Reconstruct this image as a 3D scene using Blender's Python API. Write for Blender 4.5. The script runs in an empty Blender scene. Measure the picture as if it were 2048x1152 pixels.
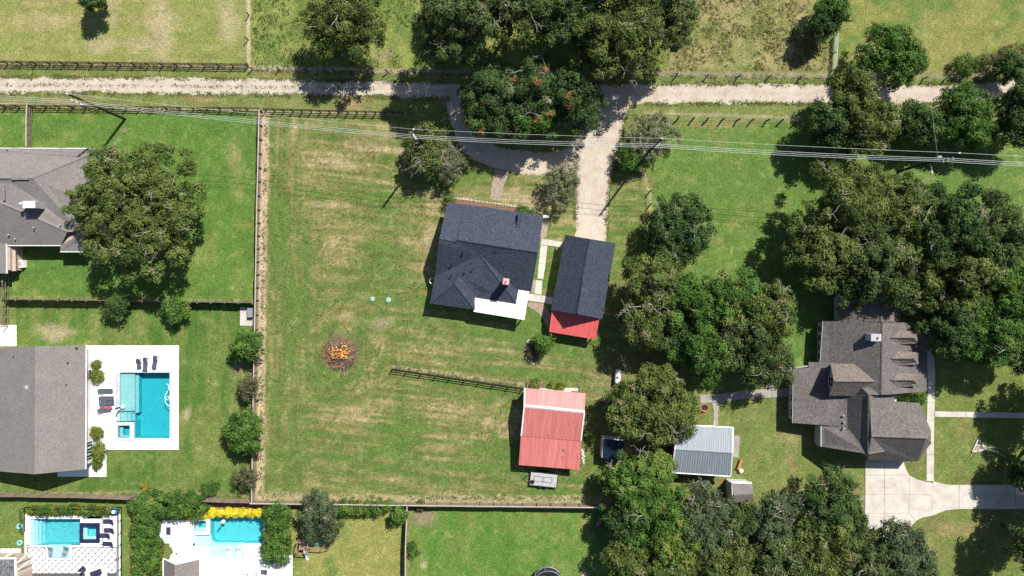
import bpy, math, random
import numpy as np
from mathutils import Vector

# ------------------------------------------------------------------ camera, sky, sun, exposure
CAM_H = 100.0                    # the drone's height above the lawn
FPX = 1024.0 / 75.0 * CAM_H      # 150 m of ground across the frame
SUN_EL, SUN_AZ = 50.0, 37.0      # sun elevation; azimuth clockwise from +Y

sc = bpy.context.scene
COL = sc.collection
cam_d = bpy.data.cameras.new('camera')
cam_d.lens = 24.0; cam_d.sensor_width = 36.0; cam_d.clip_end = 3000.0
cam = bpy.data.objects.new('camera', cam_d); COL.objects.link(cam)
cam.location = (0, 0, CAM_H)
sc.camera = cam
w = bpy.data.worlds.new('World'); sc.world = w; w.use_nodes = True
wn = w.node_tree.nodes; wl = w.node_tree.links
sky = wn.new('ShaderNodeTexSky'); sky.sky_type = 'NISHITA'; sky.sun_disc = False
sky.ozone_density = 2.5; sky.sun_elevation = math.radians(SUN_EL); sky.sun_rotation = math.radians(SUN_AZ)
wn['Background'].inputs[1].default_value = 0.066
wl.new(sky.outputs[0], wn['Background'].inputs[0])
sun_d = bpy.data.lights.new('sun', 'SUN'); sun_d.energy = 4.9; sun_d.angle = math.radians(0.5)
sun_d.color = (1.0, 0.955, 0.87)
sun = bpy.data.objects.new('sun', sun_d); COL.objects.link(sun)
sun.location = (40, 55, 120)
sun.rotation_euler = (math.radians(90 - SUN_EL), 0, math.radians(180 - SUN_AZ))
sv = sc.view_settings
sv.view_transform = 'Standard'; sv.look = 'None'; sv.gamma = 1.0; sv.exposure = 0.62; sv.use_curve_mapping = False
try:
    sc.cycles.max_bounces = 6; sc.cycles.diffuse_bounces = 3; sc.cycles.transparent_max_bounces = 8
except Exception: pass

# ------------------------------------------------------------------ helpers
R = random.Random(7)
NP = np.random.default_rng(11)
def W(px, py, z=0.0):            # a spot of the photograph at height z above the lawn
    k = (CAM_H - z) / FPX
    return Vector(((px - 1024) * k, (576 - py) * k, z))
def lin(c):
    if isinstance(c, str):
        c = [int(c[i:i+2], 16) / 255 for i in (1, 3, 5)]
        c = [x / 12.92 if x <= 0.04045 else ((x + 0.055) / 1.055) ** 2.4 for x in c]
    return tuple(c[:3]) + (1.0,)
OFF = {}
def tag(o, label=None, cat=None, group=None, kind=None):
    if label: o['label'] = label
    if cat: o['category'] = cat
    if group: o['group'] = group
    if kind: o['kind'] = kind
    return o
def thing(name, label, cat, loc, group=None):
    o = bpy.data.objects.new(name, None); COL.objects.link(o)
    o.location = loc; o.empty_display_size = 0.3; OFF[o] = Vector(loc)
    return tag(o, label, cat, group)
def link(name, me, parent=None, loc=(0, 0, 0), rot=(0, 0, 0), scale=None):
    """one object on existing mesh data; loc is a world spot"""
    o = bpy.data.objects.new(name, me); COL.objects.link(o)
    l = Vector(loc)
    if parent is not None:
        o.parent = parent; l = l - OFF[parent]
    o.location = l; o.rotation_euler = rot
    if scale: o.scale = scale
    OFF[o] = Vector(loc)
    return o
def mesh(name, verts, faces, mat, uvs=None, smooth=False):
    me = bpy.data.meshes.new(name)
    me.from_pydata([tuple(v) for v in verts], [], faces)
    if isinstance(mat, (list, tuple)):
        for m in mat: me.materials.append(m)
    elif mat: me.materials.append(mat)
    if smooth: me.polygons.foreach_set('use_smooth', [True] * len(me.polygons))
    me.update()
    return me
def mobj(name, verts, faces, mat, parent=None, smooth=False, uv=False):
    """a mesh object from world-space points"""
    verts = [Vector(v) for v in verts]
    if parent is not None: base = OFF[parent]
    else:
        xs = [v.x for v in verts]; ys = [v.y for v in verts]
        base = Vector(((min(xs)+max(xs))/2, (min(ys)+max(ys))/2, min(v.z for v in verts)))
    me = mesh(name, [v - base for v in verts], faces, mat, smooth=smooth)
    if uv: slope_uv(me)
    o = bpy.data.objects.new(name, me); COL.objects.link(o)
    OFF[o] = base
    if parent is not None: o.parent = parent
    else: o.location = base
    return o
def slope_uv(me):                # u along the horizontal, v up the slope, in metres
    uvl = me.uv_layers.new(name='UVMap')
    for p in me.polygons:
        n = p.normal
        u = Vector((-n.y, n.x, 0))
        u = u.normalized() if u.length > 1e-4 else Vector((1, 0, 0))
        v = n.cross(u)
        for li in p.loop_indices:
            c = me.vertices[me.loops[li].vertex_index].co
            uvl.data[li].uv = (c.dot(u), c.dot(v))
class MB:
    """collects shapes (optionally in a turned local frame) and links them as one mesh"""
    def __init__(s, o=(0, 0, 0), ang=0.0):
        s.v = []; s.f = []; s.o = Vector(o); s.c = math.cos(ang); s.s = math.sin(ang); s.mi = []
    def p(s, x, y, z):
        return Vector((s.o.x + x*s.c - y*s.s, s.o.y + x*s.s + y*s.c, s.o.z + z))
    def add(s, pts, faces):
        b = len(s.v); s.v += [s.p(*q) for q in pts]
        s.f += [tuple(b + i for i in f) for f in faces]
        return s
    def box(s, x0, y0, z0, x1, y1, z1):
        return s.add([(x0,y0,z0),(x1,y0,z0),(x1,y1,z0),(x0,y1,z0),(x0,y0,z1),(x1,y0,z1),(x1,y1,z1),(x0,y1,z1)],
                     [(3,2,1,0),(4,5,6,7),(0,1,5,4),(1,2,6,5),(2,3,7,6),(3,0,4,7)])
    def cbox(s, x, y, z, sx, sy, sz, ang=0.0, tilt=0.0):
        """box centred at x,y standing on z, turned by ang; tilt lifts its +x end"""
        c, n = math.cos(ang), math.sin(ang); pts = []
        for dz in (0, sz):
            for dx, dy in ((-sx/2,-sy/2),(sx/2,-sy/2),(sx/2,sy/2),(-sx/2,sy/2)):
                pts.append((x+dx*c-dy*n, y+dx*n+dy*c, z+dz+math.tan(tilt)*(dx+sx/2)))
        return s.add(pts, [(3,2,1,0),(4,5,6,7),(0,1,5,4),(1,2,6,5),(2,3,7,6),(3,0,4,7)])
    def prism(s, poly, z0, z1):
        n = len(poly)
        zt = z1 if isinstance(z1, (list, tuple)) else [z1]*n
        zb = z0 if isinstance(z0, (list, tuple)) else [z0]*n
        a = sum(poly[i][0]*poly[(i+1)%n][1]-poly[(i+1)%n][0]*poly[i][1] for i in range(n))
        idx = list(range(n))
        if a < 0: idx.reverse()
        pts = [(poly[i][0], poly[i][1], zb[i]) for i in idx] + [(poly[i][0], poly[i][1], zt[i]) for i in idx]
        f = [tuple(reversed(range(n))), tuple(range(n, 2*n))]
        f += [(i, (i+1)%n, n+(i+1)%n, n+i) for i in range(n)]
        return s.add(pts, f)
    def tube(s, path, rad, sides=6, caps=True):
        path = [Vector(q) for q in path]
        if not isinstance(rad, (list, tuple)): rad = [rad]*len(path)
        rings = []
        for i, q in enumerate(path):
            d = (path[min(i+1, len(path)-1)] - path[max(i-1, 0)])
            d = d.normalized() if d.length > 1e-6 else Vector((0, 0, 1))
            a = d.cross(Vector((0.31, 0.17, 0.93)))
            if a.length < 1e-3: a = d.cross(Vector((1, 0, 0)))
            a.normalize(); b = d.cross(a)
            rings += [tuple(q + (a*math.cos(2*math.pi*k/sides) + b*math.sin(2*math.pi*k/sides))*rad[i]) for k in range(sides)]
        f = []
        for i in range(len(path)-1):
            for k in range(sides):
                k2 = (k+1) % sides
                f.append((i*sides+k, i*sides+k2, (i+1)*sides+k2, (i+1)*sides+k))
        if caps:
            f.append(tuple(reversed(range(sides)))); f.append(tuple(range((len(path)-1)*sides, len(path)*sides)))
        return s.add(rings, f)
    def lathe(s, x, y, prof, sides=16):
        rings = [(x + r*math.cos(2*math.pi*k/sides), y + r*math.sin(2*math.pi*k/sides), z) for r, z in prof for k in range(sides)]
        f = []
        for i in range(len(prof)-1):
            for k in range(sides):
                k2 = (k+1) % sides
                f.append((i*sides+k, i*sides+k2, (i+1)*sides+k2, (i+1)*sides+k))
        f.append(tuple(reversed(range(sides)))); f.append(tuple(range((len(prof)-1)*sides, len(prof)*sides)))
        return s.add(rings, f)
    def blob(s, x, y, z, rx, ry, rz, seed=0, n=8, m=6, jit=0.12):
        rr = random.Random(seed); pts = []; f = []
        for i in range(m+1):
            t = math.pi*i/m
            for k in range(n):
                a = 2*math.pi*k/n; j = 1 + rr.uniform(-jit, jit)
                pts.append((x+rx*math.sin(t)*math.cos(a)*j, y+ry*math.sin(t)*math.sin(a)*j, z+rz*math.cos(t)*j))
        for i in range(m):
            for k in range(n):
                k2 = (k+1) % n
                f.append((i*n+k, (i+1)*n+k, (i+1)*n+k2, i*n+k2))
        return s.add(pts, f)
    def build(s, name, mat, parent=None, smooth=False, uv=False):
        return mobj(name, s.v, s.f, mat, parent, smooth, uv)

# ------------------------------------------------------------------ procedural materials
MATS = {}
def new_mat(name, rough=0.8, spec=0.3, metal=0.0):
    m = bpy.data.materials.new(name); m.use_nodes = True
    nt = m.node_tree; b = nt.nodes['Principled BSDF']
    b.inputs['Roughness'].default_value = rough
    b.inputs['Specular IOR Level'].default_value = spec
    b.inputs['Metallic'].default_value = metal
    MATS[name] = m
    return m, nt, b
def node(nt, typ, **kw):
    n = nt.nodes.new(typ)
    for k, v in kw.items():
        if k in n.inputs: n.inputs[k].default_value = v
        else: setattr(n, k, v)
    return n
def ramp(nt, fac, stops):
    r = nt.nodes.new('ShaderNodeValToRGB')
    e = r.color_ramp.elements
    while len(e) < len(stops): e.new(0.5)
    for i, (p, c) in enumerate(stops):
        e[i].position = p; e[i].color = lin(c)
    nt.links.new(fac, r.inputs[0])
    return r.outputs[0]
def mixc(nt, fac, a, b, mode='MIX'):
    m = nt.nodes.new('ShaderNodeMix'); m.data_type = 'RGBA'; m.blend_type = mode
    for sock, v in ((m.inputs['Factor'], fac), (m.inputs[6], a), (m.inputs[7], b)):
        if hasattr(v, 'is_output'): nt.links.new(v, sock)
        elif isinstance(v, (int, float)): sock.default_value = v
        else: sock.default_value = lin(v)
    return m.outputs[2]
def pos(nt):
    return nt.nodes.new('ShaderNodeNewGeometry').outputs['Position']
def noise(nt, scale, detail=4.0, rough=0.6, vec=None, out=0):
    n = node(nt, 'ShaderNodeTexNoise', Scale=scale, Detail=detail, Roughness=rough)
    nt.links.new(vec if vec is not None else pos(nt), n.inputs['Vector'])
    return n.outputs[out]
def bump(nt, b, height, strength=0.5, dist=0.05):
    n = node(nt, 'ShaderNodeBump', Strength=strength, Distance=dist)
    nt.links.new(height, n.inputs['Height']); nt.links.new(n.outputs[0], b.inputs['Normal'])
def mottled(name, c0, c1, scale=2.0, rough=0.8, c2=None, fine=14.0, bstr=0.3, bd=0.02, metal=0.0, spec=0.3, amt=0.45):
    """two-tone blotched surface with a fine grain and a touch of relief"""
    m, nt, b = new_mat(name, rough, spec, metal)
    f = noise(nt, scale, 6, 0.65)
    st = [(0.3, c0), (0.7, c1)] if c2 is None else [(0.25, c0), (0.55, c1), (0.8, c2)]
    base = ramp(nt, f, st)
    g = noise(nt, fine, 3, 0.7)
    g2 = ramp(nt, g, [(0.25, (0.5, 0.5, 0.5)), (0.75, (1, 1, 1))])
    nt.links.new(mixc(nt, amt, base, g2, 'MULTIPLY'), b.inputs['Base Color'])
    bump(nt, b, g, bstr, bd)
    return m
def plain(name, c, rough=0.5, metal=0.0, spec=0.4, var=0.12):
    m, nt, b = new_mat(name, rough, spec, metal)
    l = lin(c)
    lo = tuple(x*(1-var*1.6) for x in l[:3]); hi = tuple(min(1, x*(1+var)) for x in l[:3])
    nt.links.new(ramp(nt, noise(nt, 3.0, 5, 0.6), [(0.3, lo), (0.7, hi)]), b.inputs['Base Color'])
    return m
def shingles(name, c0, c1, c2, streak=0.35):
    """asphalt shingles: courses and tabs from the slope-aligned UV, each tab its own tone, plus weather stains"""
    m, nt, b = new_mat(name, 0.9, 0.25)
    uv = nt.nodes.new('ShaderNodeUVMap').outputs[0]
    br = node(nt, 'ShaderNodeTexBrick', Scale=1.0)
    br.inputs['Color1'].default_value = (0, 0, 0, 1); br.inputs['Color2'].default_value = (1, 1, 1, 1)
    br.inputs['Mortar'].default_value = (0.1, 0.1, 0.1, 1)
    br.inputs['Mortar Size'].default_value = 0.012; br.inputs['Brick Width'].default_value = 0.30; br.inputs['Row Height'].default_value = 0.14
    nt.links.new(uv, br.inputs['Vector'])
    wn_ = nt.nodes.new('ShaderNodeTexVoronoi'); wn_.inputs['Scale'].default_value = 7.5; nt.links.new(uv, wn_.inputs['Vector'])
    sp = nt.nodes.new('ShaderNodeSeparateColor'); nt.links.new(wn_.outputs['Color'], sp.inputs[0])
    f = mixc(nt, 0.72, br.outputs[0], sp.outputs[0])
    base = ramp(nt, f, [(0.12, c0), (0.5, c1), (0.9, c2)])
    st = ramp(nt, noise(nt, 0.35, 5, 0.6), [(0.3, (0.62, 0.62, 0.62)), (0.65, (1, 1, 1))])
    nt.links.new(mixc(nt, streak, base, st, 'MULTIPLY'), b.inputs['Base Color'])
    bump(nt, b, br.outputs[0], 0.5, 0.02)
    return m
def corrugated(name, c0, c1, rust=None, rustamt=0.5, rough=0.45, metal=0.0, spec=0.4):
    """painted sheet metal: sun-faded streaks down the slope, optional rust spots"""
    m, nt, b = new_mat(name, rough, spec, metal)
    uv = nt.nodes.new('ShaderNodeUVMap').outputs[0]
    mp = node(nt, 'ShaderNodeMapping'); mp.inputs['Scale'].default_value = (1.6, 0.10, 1)
    nt.links.new(uv, mp.inputs[0])
    f = noise(nt, 1.2, 6, 0.7, mp.outputs[0])
    base = ramp(nt, f, [(0.3, c0), (0.72, c1)])
    if rust:
        rf = ramp(nt, noise(nt, 1.3, 8, 0.75), [(rustamt, (0, 0, 0)), (rustamt+0.05, (1, 1, 1))])
        base = mixc(nt, rf, base, rust)
    nt.links.new(base, b.inputs['Base Color'])
    return m

M_DARKSH = shingles('charcoal_shingles', (0.027, 0.034, 0.052), (0.040, 0.049, 0.072), (0.066, 0.078, 0.106), 0.2)
M_BROWNSH = shingles('weathered_brown_shingles', (0.11, 0.09, 0.08), (0.165, 0.138, 0.122), (0.225, 0.19, 0.17), 0.3)
M_TAUPESH = shingles('taupe_shingles', (0.155, 0.142, 0.137), (0.195, 0.178, 0.17), (0.235, 0.215, 0.206), 0.35)
M_GREYSH = shingles('dark_grey_brown_shingles', (0.086, 0.077, 0.074), (0.136, 0.122, 0.117), (0.190, 0.172, 0.165), 0.5)
M_REDMET = corrugated('faded_red_metal', (0.44, 0.105, 0.095), (0.58, 0.235, 0.215), (0.17, 0.055, 0.045), 0.61)
M_REDMET2 = corrugated('bright_red_metal', (0.46, 0.06, 0.06), (0.56, 0.13, 0.12))
M_GREYMET = corrugated('galvanised_metal', (0.17, 0.20, 0.23), (0.25, 0.285, 0.315), rough=0.6, metal=0.0)
M_NAVY = corrugated('navy_metal', (0.006, 0.010, 0.03), (0.012, 0.02, 0.05), rough=0.35)
M_WHITE = plain('white_paint', (0.74, 0.74, 0.72), 0.6, var=0.06)
M_WROOF = mottled('white_membrane', (0.70, 0.70, 0.68), (0.80, 0.80, 0.78), 1.2, 0.6, bstr=0.1, amt=0.12)
M_SIDING = mottled('pale_siding', (0.45, 0.47, 0.46), (0.56, 0.58, 0.56), 1.5, 0.7, amt=0.15)
M_STUCCO = mottled('white_stucco', (0.68, 0.66, 0.63), (0.76, 0.75, 0.72), 1.5, 0.85, amt=0.2)
M_BRICKW = mottled('red_brick_wall', (0.26, 0.10, 0.075), (0.38, 0.17, 0.13), 3.0, 0.9)
M_REDWALL = mottled('red_board_wall', (0.22, 0.03, 0.025), (0.30, 0.055, 0.045), 2.0, 0.8)
M_TANWALL = mottled('tan_wall', (0.38, 0.30, 0.24), (0.48, 0.39, 0.32), 2.0, 0.85)
M_GLASS, _nt, _b = new_mat('window_glass', 0.08, 0.6); _b.inputs['Base Color'].default_value = (0.02, 0.045, 0.06, 1)
M_WOODG = mottled('weathered_grey_wood', (0.13, 0.095, 0.075), (0.27, 0.205, 0.165), 3.5, 0.9, (0.37, 0.30, 0.25))
M_WOODD = mottled('dark_stained_wood', (0.018, 0.014, 0.012), (0.045, 0.035, 0.03), 4.0, 0.85)
M_POLE = mottled('creosote_pole', (0.02, 0.017, 0.016), (0.05, 0.04, 0.035), 5.0, 0.9)
M_BARK = mottled('bark', (0.07, 0.055, 0.045), (0.16, 0.13, 0.11), 5.0, 0.95)
M_PALEBARK = mottled('pale_bare_wood', (0.36, 0.32, 0.27), (0.56, 0.51, 0.45), 5.0, 0.95, amt=0.2)
M_CONC = mottled('concrete', (0.37, 0.335, 0.295), (0.54, 0.50, 0.45), 0.5, 0.9, (0.63, 0.59, 0.54), fine=3.0, amt=0.3)
M_CONCW = mottled('white_pool_deck', (0.80, 0.79, 0.775), (0.86, 0.85, 0.84), 0.7, 0.85, fine=6.0, amt=0.08)
M_CONCG = mottled('grey_path_concrete', (0.24, 0.225, 0.2), (0.38, 0.35, 0.32), 0.8, 0.9, fine=6.0, amt=0.3)
M_BRICKP = mottled('pink_brick_paving', (0.21, 0.155, 0.125), (0.34, 0.265, 0.22), 2.5, 0.9, (0.44, 0.375, 0.325))
M_MULCH = mottled('brown_mulch', (0.13, 0.075, 0.05), (0.24, 0.15, 0.11), 3.0, 0.95)
M_DIRT = mottled('bare_dirt', (0.34, 0.26, 0.18), (0.5, 0.4, 0.3), 1.5, 0.95)
M_STONE = mottled('pale_edging_stone', (0.44, 0.41, 0.36), (0.62, 0.58, 0.52), 4.0, 0.9)
M_COPING = mottled('blue_grey_coping', (0.36, 0.42, 0.46), (0.66, 0.7, 0.72), 2.2, 0.6, fine=8.0, amt=0.2)
M_NAVYTILE = mottled('navy_tile', (0.012, 0.014, 0.05), (0.03, 0.034, 0.10), 5.0, 0.3)
M_NAVYCLOTH = mottled('navy_fabric', (0.022, 0.022, 0.06), (0.045, 0.045, 0.10), 5.0, 0.9)
M_GREYCLOTH = mottled('slate_fabric', (0.05, 0.06, 0.09), (0.10, 0.115, 0.155), 5.0, 0.9)
M_BLACK = plain('black_metal', (0.015, 0.015, 0.017), 0.5)
M_GREYP = plain('grey_plastic', (0.22, 0.26, 0.30), 0.5)
M_STEEL = plain('dull_steel', (0.42, 0.44, 0.46), 0.45, 0.4)
M_WIRE = plain('aluminium_wire', (0.66, 0.70, 0.68), 0.4, 0.3)
M_PINK = plain('magenta_plastic', (0.52, 0.10, 0.38), 0.4)
M_LPINK = plain('faded_pink_plastic', (0.66, 0.36, 0.36), 0.5)
M_BLUE = plain('blue_plastic', (0.03, 0.22, 0.52), 0.4)
M_TEAL = plain('teal_plastic', (0.20, 0.48, 0.52), 0.4)
M_ORANGE = plain('orange_brown_wood', (0.42, 0.15, 0.09), 0.8)
M_RUBBER = plain('black_rubber', (0.012, 0.012, 0.013), 0.8)
M_CEDAR = mottled('cedar_boards', (0.26, 0.15, 0.10), (0.40, 0.26, 0.19), 4.0, 0.85)
M_GREENLID = plain('green_plastic_lid', (0.22, 0.40, 0.30), 0.55)
M_PIPE = plain('pale_green_pipe', (0.46, 0.62, 0.52), 0.5)
M_ROCK = mottled('river_rock', (0.26, 0.23, 0.2), (0.5, 0.45, 0.4), 3.0, 0.9)
def gravel_mat():
    m, nt, b = new_mat('pale_gravel', 0.95, 0.2)
    at = nt.nodes.new('ShaderNodeAttribute'); at.attribute_name = 'tone'
    n1 = noise(nt, 0.5, 6, 0.65); n2 = noise(nt, 4.0, 5, 0.8)
    base = ramp(nt, n1, [(0.3, (0.42, 0.35, 0.285)), (0.52, (0.52, 0.45, 0.38)), (0.75, (0.59, 0.53, 0.46))])
    g = ramp(nt, n2, [(0.25, (0.62, 0.6, 0.58)), (0.7, (1.0, 1.0, 1.0))])
    base = mixc(nt, 0.8, base, g, 'MULTIPLY')
    th = node(nt, 'ShaderNodeMath', operation='MULTIPLY'); nt.links.new(at.outputs['Fac'], th.inputs[0])
    nt.links.new(ramp(nt, noise(nt, 2.2, 5, 0.75), [(0.40, (0, 0, 0)), (0.6, (1, 1, 1))]), th.inputs[1])
    base = mixc(nt, th.outputs[0], base, (0.20, 0.18, 0.09))
    nt.links.new(base, b.inputs['Base Color'])
    bump(nt, b, n2, 0.6, 0.05)
    return m
M_GRAVEL = gravel_mat()
def grass_mat():
    m, nt, b = new_mat('mown_grass', 0.95, 0.12)
    at = nt.nodes.new('ShaderNodeAttribute'); at.attribute_name = 'turf'
    n1 = noise(nt, 0.55, 5, 0.7); n2 = noise(nt, 2.6, 4, 0.85); n3 = noise(nt, 4.6, 2, 0.8)
    v1 = ramp(nt, n1, [(0.25, (0.72, 0.74, 0.66)), (0.5, (1, 1, 1)), (0.78, (1.26, 1.16, 1.2))])
    v2 = ramp(nt, n2, [(0.28, (0.50, 0.56, 0.50)), (0.5, (1, 1, 1)), (0.72, (1.5, 1.38, 1.5))])
    v3 = ramp(nt, n3, [(0.28, (0.42, 0.48, 0.42)), (0.5, (1, 1, 1)), (0.72, (1.7, 1.55, 1.65))])
    c = mixc(nt, 0.8, at.outputs['Color'], v1, 'MULTIPLY')
    c = mixc(nt, 0.8, c, v2, 'MULTIPLY')
    c = mixc(nt, 0.8, c, v3, 'MULTIPLY')
    nt.links.new(c, b.inputs['Base Color'])
    bump(nt, b, n2, 0.7, 0.10)
    return m
M_GRASS = grass_mat()
def leaf_mat():
    m, nt, b = new_mat('foliage', 0.7, 0.12)
    at = nt.nodes.new('ShaderNodeAttribute'); at.attribute_name = 'leaf'
    nt.links.new(at.outputs['Color'], b.inputs['Base Color'])
    tr = nt.nodes.new('ShaderNodeBsdfTranslucent'); nt.links.new(at.outputs['Color'], tr.inputs[0])
    mx = nt.nodes.new('ShaderNodeMixShader'); mx.inputs[0].default_value = 0.28
    nt.links.new(b.outputs[0], mx.inputs[1]); nt.links.new(tr.outputs[0], mx.inputs[2])
    nt.links.new(mx.outputs[0], nt.nodes['Material Output'].inputs[0])
    return m
M_LEAF = leaf_mat()
def water_mat(name, tint, amp, sc_):
    """clear tinted water: see-through with a Fresnel gloss and small ripples"""
    m, nt, b = new_mat(name, 0.05, 0.5)
    t = nt.nodes.new('ShaderNodeBsdfTransparent'); t.inputs[0].default_value = lin(tint)
    g = nt.nodes.new('ShaderNodeBsdfGlossy'); g.inputs['Roughness'].default_value = 0.03
    bp = node(nt, 'ShaderNodeBump', Strength=amp, Distance=0.1)
    nt.links.new(noise(nt, sc_, 4, 0.6), bp.inputs['Height'])
    nt.links.new(bp.outputs[0], g.inputs['Normal'])
    fr = node(nt, 'ShaderNodeFresnel', IOR=1.33); nt.links.new(bp.outputs[0], fr.inputs['Normal'])
    mx = nt.nodes.new('ShaderNodeMixShader')
    nt.links.new(fr.outputs[0], mx.inputs[0]); nt.links.new(t.outputs[0], mx.inputs[1]); nt.links.new(g.outputs[0], mx.inputs[2])
    nt.links.new(mx.outputs[0], nt.nodes['Material Output'].inputs[0])
    return m
M_WATER = water_mat('pool_water', (0.80, 0.95, 0.97), 0.5, 3.0); M_WATERB = water_mat('rippled_pool_water', (0.82, 0.96, 0.97), 1.0, 3.5)
def plaster_mat(name, shallow, deep):
    """pool plaster, a deeper blue with depth, with ripple light painted into its colour"""
    m, nt, b = new_mat(name, 0.7, 0.3)
    at = nt.nodes.new('ShaderNodeAttribute'); at.attribute_name = 'tone'
    c = mixc(nt, at.outputs['Fac'], shallow, deep)
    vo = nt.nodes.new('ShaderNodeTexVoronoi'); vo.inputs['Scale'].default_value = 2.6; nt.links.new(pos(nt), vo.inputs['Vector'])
    v = ramp(nt, vo.outputs['Distance'], [(0.05, (0.78, 0.84, 0.86)), (0.6, (1, 1, 1))])   # cells painted in for the ripple light on the pool floor
    nt.links.new(mixc(nt, 1.0, c, v, 'MULTIPLY'), b.inputs['Base Color'])
    return m
# ------------------------------------------------------------------ ground
def _hash(ix, iy, seed):
    h = (ix.astype(np.int64)*374761393 + iy.astype(np.int64)*668265263 + seed*1274126177) & 0x7fffffff
    h = ((h ^ (h >> 13)) * 1103515245) & 0x7fffffff
    return ((h ^ (h >> 16)) & 0xffff) / 65535.0
def vnoise(x, y, seed=0):
    ix = np.floor(x); iy = np.floor(y); fx = x-ix; fy = y-iy
    fx = fx*fx*(3-2*fx); fy = fy*fy*(3-2*fy)
    a = _hash(ix, iy, seed); b = _hash(ix+1, iy, seed); c = _hash(ix, iy+1, seed); d = _hash(ix+1, iy+1, seed)
    return (a*(1-fx)+b*fx)*(1-fy) + (c*(1-fx)+d*fx)*fy
def fbm(x, y, seed=0, o=4):
    t = 0; a = 0.5; n = 0
    for i in range(o):
        t = t + a*vnoise(x*2**i, y*2**i, seed+i*17); n += a; a *= 0.55
    return t/n
def inpoly(px, py, poly):
    ins = np.zeros(px.shape, bool); n = len(poly)
    for i in range(n):
        x0, y0 = poly[i]; x1, y1 = poly[(i+1) % n]
        if y0 == y1: continue
        c = ((y0 > py) != (y1 > py)) & (px < (x1-x0)*(py-y0)/(y1-y0)+x0)
        ins ^= c
    return ins
def sm(x, a, b):
    t = np.clip((x-a)/(b-a), 0, 1); return t*t*(3-2*t)
def blur(a, k):
    for _ in range(k):
        p = np.pad(a, 1, mode='edge')
        a = (p[:-2,1:-1]+p[2:,1:-1]+p[1:-1,:-2]+p[1:-1,2:]+4*p[1:-1,1:-1])/8
    return a

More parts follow.
